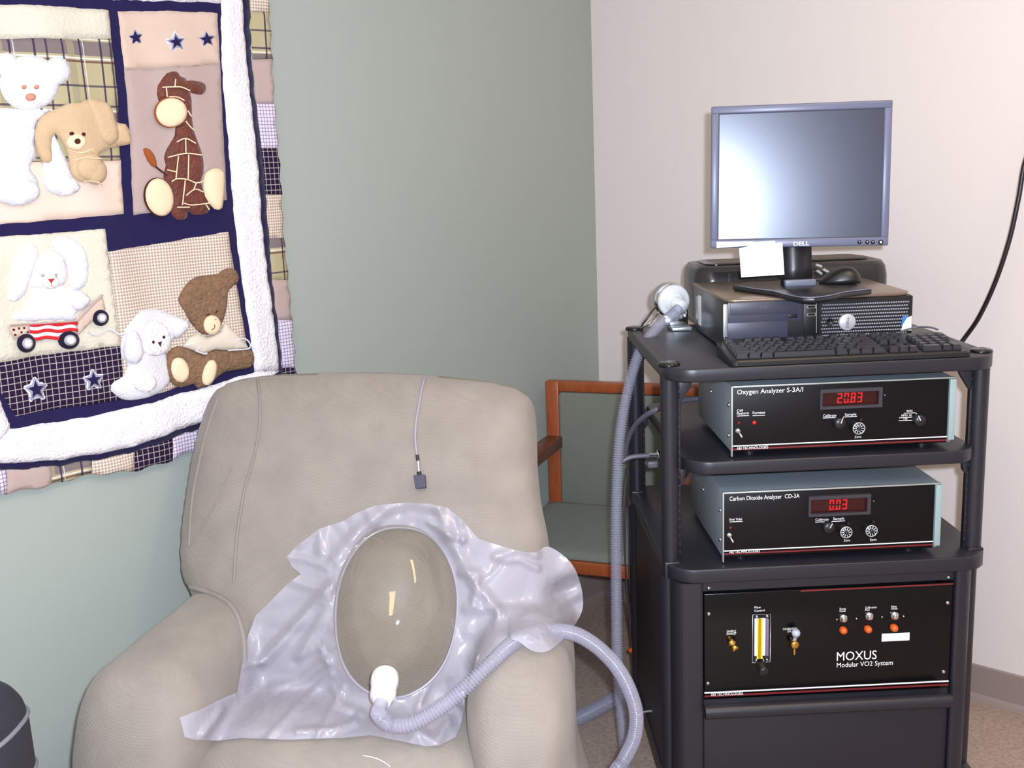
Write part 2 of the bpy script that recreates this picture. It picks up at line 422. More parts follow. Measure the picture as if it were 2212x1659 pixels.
M['grid'] = checks('lavender_grid', (214, 204, 218), [('x', .0078, 0, .24, (136, 122, 150), .9), ('z', .0078, 0, .24, (136, 122, 150), .9)])
M['dark_check'] = checks('navy_window_check', (38, 24, 48), [('x', .0125, .0, .13, (168, 160, 160), .8), ('z', .0125, .0, .13, (168, 160, 160), .8)])
P_ = .135
M['plaid'] = checks('olive_plaid', (168, 158, 124), [
    ('z', P_, .22, .42, (112, 100, 104), .9), ('x', P_, .10, .22, (150, 140, 116), .7),
    ('z', P_, .44, .46, (226, 220, 214), .8), ('z', P_, .17, .19, (226, 220, 214), .8), ('z', P_, .50, .53, (60, 44, 76), .85), ('z', P_, .12, .15, (96, 60, 60), .85), ('z', P_, .78, .81, (60, 44, 76), .8),
    ('x', P_, .02, .05, (56, 40, 70), .9), ('x', P_, .30, .33, (56, 40, 70), .9), ('x', P_, .36, .375, (214, 210, 214), .7), ('x', P_, .62, .65, (56, 40, 70), .9), ('x', P_, .78, .81, (56, 40, 70), .8)])

QOFF = .016
quilt = thing('crib_quilt', 'navy and cream patchwork crib quilt with plush animals hanging on the green wall', 'quilt', WALL, (-.8, -QOFF, 1.4))
def wave(x, z): return .006 + .005 * np.sin(x * 21 + .6 * np.sin(z * 5)) + .003 * np.sin(x * 47 + z * 9) + .003 * np.sin(z * 13 + x * 4)
def Q(p): return WALL.p(p[0], p[1], -QOFF - .01)
def Z1(*a): return [(x / 3.16, y / 3.16) for x, y in a]
def Z2(*a): return [(x / 2.7657, 480 + y / 2.7657) for x, y in a]
def ell(cx, cy, rx, ry, tilt=0, n=26):
    t = math.radians(tilt); o = []
    for k in range(n):
        g = 2 * math.pi * k / n; a, b = rx * math.cos(g), ry * math.sin(g); o.append((cx + a * math.cos(t) - b * math.sin(t), cy + a * math.sin(t) + b * math.cos(t)))
    return o
def rnd(poly, st=.012):    # round a hand-measured outline
    return [(v.x, v.y) for v in spline([Vector((a, b, 0)) for a, b in poly], st, True)]
def patch(name, polys, m, layer, T, parent, Rr=.012, res=.012, smooth=False, fur=0.0, label=None, wob=0.0):
    """polys: photo outlines; built as padded cloth lying on the quilt"""
    mb = MB(); rs = np.random.RandomState(len(M) + int(layer * 1e5))
    if T >= .0079: T *= .6; fur *= .6
    if polys and isinstance(polys[0][0], (int, float)): polys = [polys]
    for poly in polys:
        loc = [Q(p) for p in poly]
        if smooth: loc = rnd(loc)
        if wob: loc = [(a + wob * math.sin(91 * b + 5 * a) * .6 + rs.randn() * wob * .4, b + wob * math.sin(83 * a) * .6 + rs.randn() * wob * .4) for a, b in (lambda L: [tuple(v)[:2] for v in [Vector((L[i][0], L[i][1])).lerp(Vector((L[(i + 1) % len(L)][0], L[(i + 1) % len(L)][1])), k / 14) for i in range(len(L)) for k in range(14)]])(loc)]
        V, tri, h, d = puff(loc, T, Rr, res)
        if fur: h = h + rs.rand(len(h)) * fur * (d > .05)
        off = layer + wave(V[:, 0], V[:, 1]); n = len(V)
        vs = [(a, -QOFF - o - e, b) for (a, b), o, e in zip(V, off, h)]
        # a rim down towards the layer below gives every patch an edge
        cnt = {}
        for f in tri:
            for i in range(3):
                e = (f[i], f[(i + 1) % 3]); k = (min(e), max(e)); cnt[k] = cnt.get(k, 0) + 1
        rim = [k for k, c in cnt.items() if c == 1]; vs2 = [(a, -QOFF - o + .004, b) for (a, b), o in zip(V, off)]
        use = {}; fs = list(tri)
        for a, b in rim:
            for q in (a, b):
                if q not in use: use[q] = n + len(use); vs.append(vs2[q])
            fs.append((a, b, use[b], use[a]))
        mb.add(vs, fs)
    return build(name, mb, m, parent, label)
def thread(name, lines, m, parent, layer, r=.0014, label=None):
    mb = MB()
    for L in lines:
        pts = [Q(p) for p in L]; pts = spline([Vector((a, 0, b)) for a, b in pts], .006) if len(pts) > 2 else [Vector((a, 0, b)) for a, b in pts]
        mb.tube([(p.x, -QOFF - layer - float(wave(p.x, p.z)), p.z) for p in pts], r, 6)
    return build(name, mb, m, parent, label)
def star(name, cx, cy, R, parent, small=False):
    def st(r, ri=.5, a0=-97): return [(cx + (r if k % 2 == 0 else r * ri) * math.cos(math.radians(a0 + 36 * k)), cy + (r if k % 2 == 0 else r * ri) * math.sin(math.radians(a0 + 36 * k))) for k in range(10)]
    o = patch(name, st(R * (1.12 if not small else 1.25), .56), 'white_fur' if not small else 'lavender', .007, .002, parent, .004, .006)
    if not small: patch('star_band', st(R * .80, .54), 'lavender', .0092, .001, o, .004, .006)
    patch('star_centre', st(R * .58 if not small else R * .8, .45), 'navy', .0106 if not small else .0095, .001, o, .004, .006)
    return o
# cloth base and borders
L_in = [(22, 926), (-5, 850), (-60, 700), (-112, 500), (-145, 250), (-160, -8)]
L_sh = [(-40, 1002), (-80, 880), (-130, 720), (-185, 500), (-220, 250), (-235, -70)]
R_in = [(475, 7), (479, 158), (492, 316), (506, 474), (527, 660), (544, 802)]
patch('navy_backing', [(-245, -90), (538, -90), (543, 0), (552, 158), (566, 316), (580, 480), (598, 661), (614, 806), (530, 872), (441, 925), (289, 977), (145, 1006), (0, 1017), (-50, 1012), (-95, 880), (-140, 720), (-200, 500), (-232, 250)], 'navy', .003, .002, quilt, wob=.002, res=.02)
patch('sherpa_border', R_in + [(604, 800), (590, 661), (566, 480), (552, 316), (540, 158), (527, 0), (522, -75), (472, -75)], 'sherpa', .006, .007, quilt, .02, .010, fur=.003, wob=.0016)
patch('sherpa_border', [(544, 802), (435, 839), (325, 869), (145, 910), (22, 926), (-40, 1002), (0, 1002), (145, 993), (289, 964), (445, 910), (530, 862), (604, 800)], 'sherpa', .006, .007, quilt, .02, .010, fur=.003, wob=.0016)
patch('sherpa_border', L_in + L_sh[::-1], 'sherpa', .006, .007, quilt, .02, .014, fur=.003, wob=.0016)
patch('sherpa_border', [(-160, -8), (0, -6), (250, -3), (330, 2), (475, 7), (472, -75), (-235, -75)], 'sherpa', .006, .007, quilt, .02, .014, fur=.003, wob=.0016)
# ruffle: one pleated patch after the other
ro = [(577, -80), (583, 0), (590, 110), (597, 230), (605, 335), (612, 420), (618, 510), (628, 600), (634, 690), (641, 808)]
ri = [(536, -80), (543, 0), (550, 110), (556, 180), (563, 260), (570, 335), (577, 420), (583, 510), (592, 600), (600, 690), (612, 808)]
def at_py(line, y):
    for a, b in zip(line, line[1:]):
        if a[1] <= y <= b[1]: t = (y - a[1]) / (b[1] - a[1]); return (a[0] + (b[0] - a[0]) * t, y)
    return line[-1]
def at_px(line, x):
    for a, b in zip(line, line[1:]):
        if a[0] <= x <= b[0]: t = (x - a[0]) / (b[0] - a[0]); return (x, a[1] + (b[1] - a[1]) * t)
    return line[-1]
rnd_ = random.Random(4)
for y0, y1, m in ((-80, 25, 'gingham'), (25, 127, 'plaid'), (127, 222, 'mauve'), (222, 320, 'grid'), (320, 420, 'dark_check'), (420, 515, 'gingham'), (515, 605, 'plaid'), (605, 692, 'mauve'), (692, 795, 'grid'), (795, 808, 'dark_check')):
    ys = [y0 + (y1 - y0) * k / 6 for k in range(7)]
    patch('ruffle_patch', [at_py(ri, y) for y in ys] + [(at_py(ro, y)[0] + 2.2 * math.sin(y * .11), y) for y in ys[::-1]], m, .001, .002, quilt, .006, .010)
bo = [(-70, 1062), (0, 1067), (18, 1066), (108, 1051), (202, 1026), (307, 1015), (380, 993), (430, 975), (470, 955), (520, 930)]
bi = [(-70, 1010), (0, 1015), (145, 1004), (289, 975), (441, 922), (470, 910), (520, 880)]
for x0, x1, m in ((-70, 18, 'grid'), (18, 116, 'mauve'), (116, 202, 'plaid'), (202, 293, 'gingham'), (293, 377, 'dark_check'), (377, 440, 'grid'), (440, 520, 'mauve')):
    xs = [x0 + (x1 - x0) * k / 6 for k in range(7)]
    patch('ruffle_patch', [at_px(bi, x) for x in xs] + [(x, at_px(bo, x)[1] + 3 * math.sin(x * .09)) for x in xs[::-1]], m, .001, .002, quilt, .006, .010)
# panels
def panel(poly, m, wob=.0008, fur=0.0, T=.002): return patch('panel', poly, m, .006, T, quilt, .006, .013, wob=wob, fur=fur)
panel([(-148, 6), (0, 9), (120, 14), (235, 22), (240, 84), (-140, 84)], 'cream_fleece', fur=.002)
panel([(-140, 84), (240, 84), (252, 200), (262, 347), (-128, 352)], 'plaid')
panel([(-128, 352), (262, 347), (271, 462), (0, 485), (-112, 492)], 'pink_tan')
panel([(258, 23), (360, 24), (467, 28), (470, 80), (474, 137), (420, 142), (330, 148), (268, 148)], 'tan')
panel([(268, 148), (330, 148), (420, 142), (474, 137), (480, 280), (487, 432), (400, 450), (292, 464), (280, 300)], 'mauve')
panel([(-105, 520), (0, 512), (110, 504), (224, 494), (232, 560), (244, 660), (255, 746), (130, 762), (0, 782), (-40, 786)], 'cream_fleece', fur=.002)
panel([(231, 543), (350, 526), (490, 500), (508, 620), (532, 782), (450, 815), (361, 845), (266, 862), (255, 746), (244, 660)], 'gingham')
panel([(-36, 786), (0, 782), (130, 762), (255, 746), (266, 862), (150, 880), (33, 899), (8, 860)], 'dark_check')
# stars
sx = Z1((935, 255), (1190, 290), (1405, 270))
star('small_star', sx[0][0], sx[0][1], 19, quilt, True); star('large_star', sx[1][0], sx[1][1], 26, quilt); star('small_star', sx[2][0], sx[2][1], 19, quilt, True)
sx = Z2((215, 1000), (545, 940)); star('large_star', sx[0][0], sx[0][1], 34, quilt); star('large_star', sx[1][0], sx[1][1], 29, quilt)
def dots(name, pts, r, m, parent, layer, conv):
    for p in pts:
        c = conv(p)[0]; patch(name, ell(c[0], c[1], r, r, n=12), m, layer, .002, parent, .004, .004)
# white bear and tan dog, upper left
b = patch('white_bear', [Z1((0, 738), (100, 745), (330, 745), (250, 830), (232, 1000), (250, 1080), (215, 1100), (205, 1160), (250, 1220), (262, 1300), (200, 1390), (100, 1405), (0, 1375), (-130, 1330), (-150, 1000), (-130, 800)), ell(59, 180, 62, 60), ell(117, 154, 30, 30), ell(14, 141, 26, 27, 30)], 'white_fur', .008, .012, quilt, .05, .010, True, .002)
patch('leg', Z1((330, 900), (420, 1060), (470, 1200), (530, 1275), (480, 1330), (400, 1337), (310, 1290), (285, 1150), (320, 1000)), 'white_fur', .012, .008, b, .03, .010, True, .001)
patch('foot', ell(34, 414, 48, 30), 'white_fur', .016, .006, b, .03, .010, False, .001)
dots('eye', [(142, 598), (222, 598)], 4.5, 'pink', b, .0195, lambda p: Z1(p)); patch('nose', ell(59, 211, 10, 8), 'pink', .019, .003, b, .01, .005)
d = patch('tan_dog', Z1((330, 760), (430, 712), (520, 705), (560, 685), (640, 683), (720, 720), (760, 832), (840, 850), (875, 930), (870, 985), (780, 1000), (690, 1030), (650, 1060), (695, 1120), (700, 1200), (640, 1262), (580, 1245), (520, 1240), (462, 1180), (450, 1100), (420, 1000), (350, 910), (328, 1000), (340, 1100), (280, 1105), (235, 1000), (225, 900), (262, 800)), 'tan_fur', .015, .010, quilt, .04, .009, True, .001)
patch('ear', Z1((560, 690), (650, 690), (720, 722), (770, 860), (780, 950), (730, 995), (670, 960), (640, 900), (600, 800)), 'tan_fur', .022, .006, d, .02, .008, True, .001)
patch('paw', [ell(183, 360, 29, 30), ell(198, 372, 24, 26)], 'tan_fur', .021, .006, d, .02, .008, False, .001)
patch('muzzle', ell(151, 308, 20, 17), 'cream', .024, .004, d, .015, .006); patch('nose', ell(150, 307, 6.5, 6), 'dark_brown', .028, .002, d, .005, .004)
dots('eye', [(443, 917), (523, 922)], 4, 'dark_brown', d, .0245, lambda p: Z1(p))
thread('stitching', [Z1((420, 1030), (500, 1048), (580, 1020)), Z1((455, 1100), (520, 1080), (580, 1085), (650, 1085)), Z1((520, 1240), (590, 1240), (655, 1262))], 'cream', d, .0285, .001)
# giraffe
g = patch('giraffe', [Z1((1090, 560), (1130, 502), (1190, 490), (1215, 525), (1250, 540), (1268, 600), (1285, 690), (1285, 800), (1300, 900), (1335, 1000), (1360, 1080), (1365, 1180), (1350, 1240), (1380, 1330), (1418, 1392), (1400, 1455), (1320, 1467), (1282, 1440), (1275, 1490), (1220, 1502), (1180, 1470), (1168, 1430), (1160, 1300), (1110, 1215), (1128, 1130), (1115, 1080), (1132, 1020), (1180, 930), (1185, 870), (1225, 830), (1180, 720), (1080, 690), (1072, 600)), Z1((1250, 555), (1330, 555), (1385, 572), (1395, 610), (1365, 648), (1290, 640), (1250, 605))], 'giraffe', .008, .010, quilt, .03, .008, True, .002)
patch('muzzle', ell(361, 244, 32, 33), 'rust', .017, .002, g, .01, .008); patch('muzzle', ell(361, 244, 30, 31), 'cream', .0195, .006, g, .03, .008)
patch('foot_pad', ell(340, 426, 31, 43, -14), 'dark_brown', .015, .002, g, .01, .008); patch('foot_pad', ell(340, 426, 29, 41, -14), 'cream', .0175, .006, g, .03, .008)
fp = Z1((1372, 1180), (1430, 1150), (1490, 1172), (1500, 1240), (1490, 1340), (1480, 1420), (1430, 1426), (1370, 1340), (1355, 1240))
patch('foot_pad', fp, 'cream', .0175, .006, g, .03, .008, True)
patch('tail', Z1((968, 1018), (1012, 1020), (1050, 1070), (1062, 1130), (1040, 1142), (1000, 1100)), 'rust', .010, .005, g, .01, .006, True)
thread('tail_cord', [Z1((1052, 1140), (1085, 1165), (1130, 1195))], 'dark_brown', g, .012, .002)
thread('coat_lines', [Z1(*L) for L in ([(1085, 600), (1140, 598), (1200, 600), (1255, 625)], [(1165, 545), (1160, 600)], [(1125, 665), (1180, 668), (1218, 692)], [(1110, 605), (1115, 665)], [(1228, 830), (1255, 868), (1280, 892)], [(1240, 760), (1262, 800)], [(1178, 972), (1230, 948), (1292, 982)], [(1230, 948), (1235, 1050)], [(1122, 1076), (1235, 1050), (1332, 1062)], [(1190, 1068), (1178, 1222)], [(1252, 1058), (1255, 1222)], [(1118, 1160), (1180, 1175)], [(1150, 1242), (1180, 1222), (1250, 1226), (1305, 1250), (1348, 1240)], [(1238, 1232), (1225, 1400)], [(1248, 1335), (1300, 1292), (1350, 1312)], [(1305, 1250), (1292, 1296)], [(1235, 1388), (1290, 1400), (1405, 1385)], [(1190, 1415), (1272, 1415)], [(1370, 1398), (1392, 1432)])], 'cream', g, .0195, .0014, 'cream piped coat lines')
# rabbit in a wagon
r = patch('rabbit', [Z2((130, 120), (200, 130), (235, 185), (200, 300), (165, 420), (110, 475), (50, 470), (35, 420), (60, 300), (90, 180)), Z2((310, 92), (380, 82), (460, 110), (510, 180), (525, 300), (500, 390), (450, 405), (400, 370), (395, 270), (350, 190), (305, 150)), Z2((240, 170), (300, 160), (370, 190), (396, 270), (395, 350), (340, 392), (260, 402), (190, 397), (172, 370), (190, 280)), Z2((190, 395), (380, 378), (480, 420), (520, 460), (440, 560), (430, 588), (80, 592), (85, 540), (160, 495))], 'white_fur', .008, .010, quilt, .03, .009, True, .003)
patch('muzzle', ell(103, 608, 17, 15), 'sherpa', .017, .003, r, .01, .006); patch('nose', Z2((262, 338), (302, 333), (282, 364)), 'red_felt', .020, .002, r, .004, .004)
dots('eye', [(240, 317), (314, 313)], 3, 'grey_felt', r, .0178, lambda p: Z2(p)); thread('mouth', [Z2((282, 362), (282, 380), (300, 384))], 'pink', r, .0205, .0008)
patch('arm', Z2((395, 430), (450, 405), (500, 430), (520, 470), (470, 520), (410, 510)), 'white_fur', .016, .006, r, .02, .008, True, .002)
w = patch('wagon', [Z2((35, 618), (165, 604), (175, 684), (72, 694), (50, 660))], 'tan', .016, .003, quilt, .01, .008)
patch('flag_panel', Z2((165, 604), (430, 592), (436, 690), (320, 694), (205, 714), (170, 694)), 'white_fur', .0165, .003, w, .01, .008)
for y in (615, 655, 697):
    patch('red_stripe', Z2(*[(166 + 268 * k / 12, y - 14 - 12 * k / 12 + 5 * math.sin(k * 1.1)) for k in range(13)], *[(166 + 268 * k / 12, y + 6 - 12 * k / 12 + 5 * math.sin(k * 1.1)) for k in range(12, -1, -1)]), 'red_felt', .0208, .001, w, .004, .006)
patch('wagon_side', Z2((430, 572), (585, 430), (606, 520), (530, 585), (440, 672)), 'tan', .0165, .003, w, .01, .008)
thread('wagon_rim', [Z2((35, 612), (240, 600), (432, 584)), Z2((432, 584), (510, 505), (585, 432))], 'mauve', w, .021, .002)
dots('star_dot', [(62, 640), (95, 632), (128, 630), (70, 670), (150, 655), (110, 655)], 2.6, 'dark_brown', w, .0195, lambda p: Z2(p))
for cx, cy, rx, ry in ((140, 720, 58, 56), (385, 700, 58, 54), (573, 568, 46, 48)):
    c = Z2((cx, cy))[0]; wh = patch('wheel', ell(c[0], c[1], rx / 2.7657, ry / 2.7657), 'black_felt', .0205, .004, w, .01, .006)
    patch('hub', ell(c[0], c[1], rx / 4.6, ry / 4.6), 'grey_felt', .0252, .003, wh, .008, .005); patch('hub_cap', ell(c[0], c[1], rx / 6.5, ry / 6.5), 'white_fur', .0285, .002, wh, .006, .004)
thread('pull_cord', [Z2((510, 650), (560, 672), (630, 635), (690, 668), (735, 655))], 'white_fur', w, .012, .002)
# lamb and brown bear
l = patch('lamb', Z2((830, 530), (940, 520), (1040, 558), (1112, 592), (1092, 660), (1035, 705), (990, 760), (1010, 850), (1015, 950), (980, 990), (880, 1040), (740, 1060), (650, 1000), (670, 950), (725, 920), (745, 860), (740, 835), (712, 800), (708, 730), (728, 640), (780, 575)), 'white_fur', .008, .012, quilt, .035, .009, True, .004)
patch('face', Z2((860, 610), (930, 590), (990, 630), (1010, 700), (990, 770), (920, 795), (840, 785), (805, 730), (825, 660)), 'sherpa', .017, .005, l, .02, .008, True)
patch('ear', Z2((1000, 575), (1060, 570), (1112, 598), (1090, 655), (1040, 690), (1010, 640)), 'white_fur', .018, .005, l, .015, .008, True, .002)
patch('ear', Z2((770, 640), (810, 690), (825, 780), (790, 838), (735, 830), (712, 770), (725, 680)), 'white_fur', .018, .005, l, .015, .008, True, .002)
patch('foot_pad', ell(302, 824, 26, 21, 10), 'sherpa', .019, .004, l, .01, .007)
dots('eye', [(885, 712), (957, 684)], 3.6, 'dark_brown', l, .0222, lambda p: Z2(p)); patch('nose', Z2((915, 715), (945, 708), (932, 742)), 'dark_brown', .0222, .002, l, .004, .004)
bb = patch('brown_bear', [Z2((1060, 460), (1110, 370), (1160, 332), (1200, 320), (1290, 308), (1315, 285), (1370, 274), (1406, 310), (1400, 360), (1345, 405), (1338, 500), (1312, 600), (1255, 665), (1190, 662), (1130, 600), (1095, 530)),
    Z2((1060, 738), (1130, 758), (1190, 785), (1260, 760), (1340, 762), (1460, 752), (1490, 800), (1470, 862), (1330, 892), (1270, 935), (1180, 992), (1150, 962), (1080, 987), (1012, 952), (980, 860), (1000, 780))], 'brown_fur', .012, .013, quilt, .03, .007, True, .005)
patch('shirt', Z2((1160, 662), (1220, 690), (1300, 652), (1322, 600), (1400, 680), (1450, 745), (1330, 762), (1260, 757), (1190, 782), (1140, 764), (1078, 742), (1110, 690)), 'shirt', .018, .006, bb, .02, .008)
thread('shirt_hem', [Z2((1080, 735), (1130, 720), (1165, 740), (1140, 765)), Z2((1140, 765), (1190, 782), (1205, 776)), Z2((1330, 762), (1450, 745), (1420, 690), (1330, 720))], 'white_fur', bb, .022, .0018)
patch('muzzle', ell(448, 701, 18, 21), 'cream', .024, .005, bb, .014, .006)
patch('nose', Z2((1226, 578), (1256, 574), (1242, 608)), 'dark_brown', .0285, .002, bb, .004, .004)
thread('eyebrow', [Z2((1198, 552), (1222, 546)), Z2((1256, 540), (1268, 524))], 'dark_brown', bb, .025, .0014); thread('mouth', [Z2((1242, 606), (1242, 628), (1225, 636))], 'dark_brown', bb, .0295, .0008)
patch('foot_pad', ell(381, 798, 18, 27, -12), 'cream', .024, .005, bb, .012, .006); patch('foot_pad', ell(441, 803, 13.5, 28, 14), 'cream', .024, .005, bb, .012, .006)
# ------------------------------------------------------------------ recliner in its slipcover
RG = np.random.RandomState(5)
def fold(p, amp=.004):
    x, y, z = p
    return amp * (math.sin(x * 31 + 3 * math.sin(z * 9)) * .4 + math.sin(z * 27 + x * 12) * .3 + math.sin(y * 40 + z * 21) * .3)
recliner = thing('recliner', 'beige armchair in a stretch slipcover in front of the green wall', 'armchair', None, (-.35, 1.9, 0))
TL, TR_, BL = at_y(500, 825, 2.30), at_y(1120, 840, 2.15), at_y(398, 1230, 2.14)
bn = (TR_ - TL).cross(BL - TL).normalized()
if bn.y > 0: bn = -bn
bx = (TR_ - TL).normalized(); bz = bn.cross(bx) if bn.cross(bx).z > 0 else bx.cross(bn)
def on_back(px, py):
    d = ray(px, py); t = (TL - CAM).dot(bn) / d.dot(bn); q = CAM + d * t - TL; return q.dot(bx), q.dot(bz)
back_px = [(396, 1230), (397, 1150), (408, 1060), (426, 960), (446, 895), (468, 848), (505, 824), (560, 813), (630, 808), (740, 805), (850, 806), (960, 813), (1060, 825), (1110, 836), (1140, 855), (1155, 885), (1160, 940), (1161, 1000), (1168, 1080), (1178, 1130), (1187, 1185), (1192, 1280), (1150, 1400), (1080, 1500), (960, 1560), (700, 1570), (560, 1520), (480, 1420), (430, 1320)]
loc = rnd([on_back(*p) for p in back_px], .02)
V, tri, h, dd = puff(loc, 1.0, .17, .014)
def back_pt(a, b, off): return TL + bx * a + bz * b + bn * off
mb = MB(); n = len(V); vs = []
for (a, b), hh in zip(V, h):
    p = back_pt(a, b, 0); vs.append(back_pt(a, b, .085 * hh + fold(p, .003) * hh))
cnt = {}
for f in tri:
    for i in range(3):
        k = tuple(sorted((f[i], f[(i + 1) % 3]))); cnt[k] = cnt.get(k, 0) + 1
bd = set(i for k, c in cnt.items() if c == 1 for i in k); mp = {}
for i in range(n):
    if i in bd: mp[i] = i
    else: mp[i] = len(vs); vs.append(back_pt(V[i][0], V[i][1], -.075 * h[i]))
mb.add(vs, list(tri) + [tuple(mp[i] for i in f[::-1]) for f in tri])
backrest = build('backrest', mb, 'slip', recliner)
SURF_V, SURF_F = [], []
def remember(mb):
    o = len(SURF_V); SURF_V.extend(Vector(v) for v in mb.v); SURF_F.extend(tuple(i + o for i in f) for f in mb.f)
remember(mb)
def arm(name, rear, front, wr, wf, zr, zf, flare, nose, foot=.47, shoulder=.53, waist=(.49, .45, .44), drop=.55):
    """a rolled arm lofted from rear to front; sections in the plane across its axis"""
    rear, front = Vector(rear), Vector(front); ax = (front - rear).normalized(); L = (front - rear).length
    side = Vector((-ax.y, ax.x, 0)) * (1 if flare > 0 else -1)       # outward
    if flare < 0: side = -side
    out_s = 1 if (flare > 0) else -1
    side = Vector((1, 0, 0)) - ax * ax.x; side.normalize(); side *= out_s
    prof = [(-.40, .02), (-.42, .30), (-.45, .55), (-.50, .72), (-.50, .84), (-.42, .94), (-.24, .99), (0, 1.0), (.24, .985), (.42, .93), (shoulder - .01, .83), (shoulder, .72), (waist[0], .60), (waist[1], .47), (waist[2], .3), (foot, .02)]
    prof = [(p.x, p.y) for p in spline([Vector((a, b, 0)) for a, b in prof], .04, True)]
    rings = []; N = 44
    for i in range(N + 1):
        t = i / N; c = rear.lerp(front, t); w = wr + (wf - wr) * t; z = zr + (zf - zr) * t
        e = max(0, (t - (1 - nose / L)) / (nose / L)); s = math.sqrt(max(0.0, 1 - e ** 2.6)) if e > 0 else 1
        er = max(0, (.12 - t) / .12); s *= math.sqrt(max(.2, 1 - er ** 2 * .5))
        s = max(s, .02); ring = []
        for a, b in prof:
            up = b; zz = z * (.5 + (up - .5) * (1 - (1 - s) * drop)) if b > .45 else z * b
            q = c + side * (a * w * (s * .8 + .2 if s > .1 else s * 2.8)) ; q = Vector((q.x, q.y, zz))
            wr_ = (.007 * math.sin(a * 30 + b * 7 + t * 5) + .004 * math.sin(a * 55 - b * 12)) * max(0, min(1, (t - .55) * 3)) * max(0, min(1, (.80 - b) * 5)); wr_ *= 2.0
            q += side * (fold(q, .003) + wr_); q += ax * (wr_ * 1.3 * min(1, e * 2)); ring.append(q)
        rings.append(ring)
    mb = MB().loft(rings); remember(mb); return build(name, mb, 'slip', recliner)
arm_l = arm('armrest', (-.605, 2.10, 0), (-.708, 1.655, 0), .205, .252, .630, .612, -1, .13, .27, .53, (.47, .36, .30), .65)
arm_r = arm('armrest', (.018, 2.08, 0), (-.018, 1.60, 0), .18, .200, .630, .625, 1, .20, .86, .50, (.50, .54, .66), .85)
# seat cushion and front
fr_s = Frame((-.345, 1.66, 0), math.radians(-6))
mb = MB(); rings = []
ys = [(0.0, .10), (0.0, .30), (-.012, .40), (-.008, .435), (.012, .462), (.05, .478), (.12, .482), (.25, .47), (.40, .455), (.50, .45)]
for yv, zv in [(p.x, p.y) for p in spline([Vector((a, b, 0)) for a, b in ys], .012)]:
    row = []
    for k in range(41):
        u = -1 + 2 * k / 40; e = abs(u) ** 5
        x = .262 * u; z = zv - .03 * e * (zv > .4); y = yv + .02 * e + .012 * math.cos(u * 2.2) * -1
        p = fr_s.w(x, y, z); p += Vector((0, 0, 1)) * fold(p, .003); row.append(p)
    rings.append(row)
mb.loft(rings, cap=False, closed=False); bott = [fr_s.w(-.262, .5, .1), fr_s.w(.262, .5, .1)]
seat = build('seat_cushion', mb, 'slip', recliner); remember(mb)
sm = seat.modifiers.new('t', 'SOLIDIFY'); sm.thickness = .02; sm.offset = -1
build('base', MB().prism([(p.x, p.y) for p in (fr_s.w(-.31, .05, 0), fr_s.w(.31, .05, 0), fr_s.w(.31, .50, 0), fr_s.w(-.31, .50, 0))], .0, .425, plane='xy'), 'slip', recliner)
BVH = BVHTree.FromPolygons(SURF_V, SURF_F)
def hit(px, py, off=0.0):
    d = ray(px, py); L = d.length; q = BVH.ray_cast(CAM, d / L)
    return None if q[0] is None else q[0] - d / L * off
def seam(pts, r=.0035, name='seam'):
    fine = spline([Vector((a, b, 0)) for a, b in pts], 6); P = [hit(p.x, p.y, r * .3) for p in fine]; P = [p for p in P if p is not None]
    if len(P) > 3: return build(name, MB().tube(P, r, 8), 'seam', recliner)
seam([(556, 818), (562, 870), (560, 930), (545, 1000), (528, 1060), (512, 1160), (505, 1260)], .003)
seam([(470, 862), (450, 920), (432, 990), (415, 1080), (408, 1180)], .003)
seam([(500, 1010), (470, 1080), (430, 1150), (414, 1180)], .0022)
seam([(412, 1268), (450, 1280), (490, 1300), (512, 1330), (526, 1380), (528, 1430)], .006)
seam([(500, 830), (540, 820), (600, 815)], .002)
# small sensor hanging over the back on its cord
sensor = thing('clip_sensor', 'small black block hanging on a thin grey cord over the armchair back', 'sensor', None, tuple(hit(906, 1040)))
cp = [hit(a, b, .004) for a, b in [(p.x, p.y) for p in spline([Vector((a, b, 0)) for a, b in ((917, 818), (910, 845), (904, 880), (898, 920), (897, 950), (901, 985))], 5)]]
cp = [p for p in cp if p]
tip = cp[0]; cp = [tip + Vector((.010, .12, -.16)), tip + Vector((.006, .085, -.05)), tip + Vector((.002, .03, -.004))] + cp
build('cord', MB().tube(spline(cp, .006), .0026, 8), 'cord', sensor)
def seg(a, b, r, m, name, nn=12): return build(name, MB().cyl(hit(*a, r), hit(*b, r), r, n=nn), m, sensor)
seg((901, 983), (903, 996), .0036, 'cable_black', 'strain_relief'); seg((903, 995), (905, 1020), .0034, 'chrome', 'metal_plug', 14)
seg((905, 1019), (907, 1030), .0045, 'black', 'collar')
q = [hit(a, b, .003) for a, b in ((896, 1028), (920, 1026), (922, 1055), (901, 1057))]; fz = -(q[1] - q[0]).cross(q[3] - q[0]).normalized()
if fz.y > 0: fz = -fz
M['block'] = mat('charcoal_block', (62, 62, 78), .45)
build('block', MB().add([*q, *[p + fz * .012 for p in q]], [(0, 1, 2, 3), (4, 5, 6, 7), (0, 1, 5, 4), (1, 2, 6, 5), (2, 3, 7, 6), (3, 0, 4, 7)], False), 'block', sensor, bevel=.0015)
p = [hit(a, b, .001) for a, b in ((785, 1632), (805, 1636), (822, 1642), (838, 1652), (843, 1657))]
if all(p): tag(build('thread', MB().tube(spline(p, .004), .0008, 6), 'white_print', off=p[0]), 'loose white thread lying on the armchair seat front', 'thread').location = p[0]
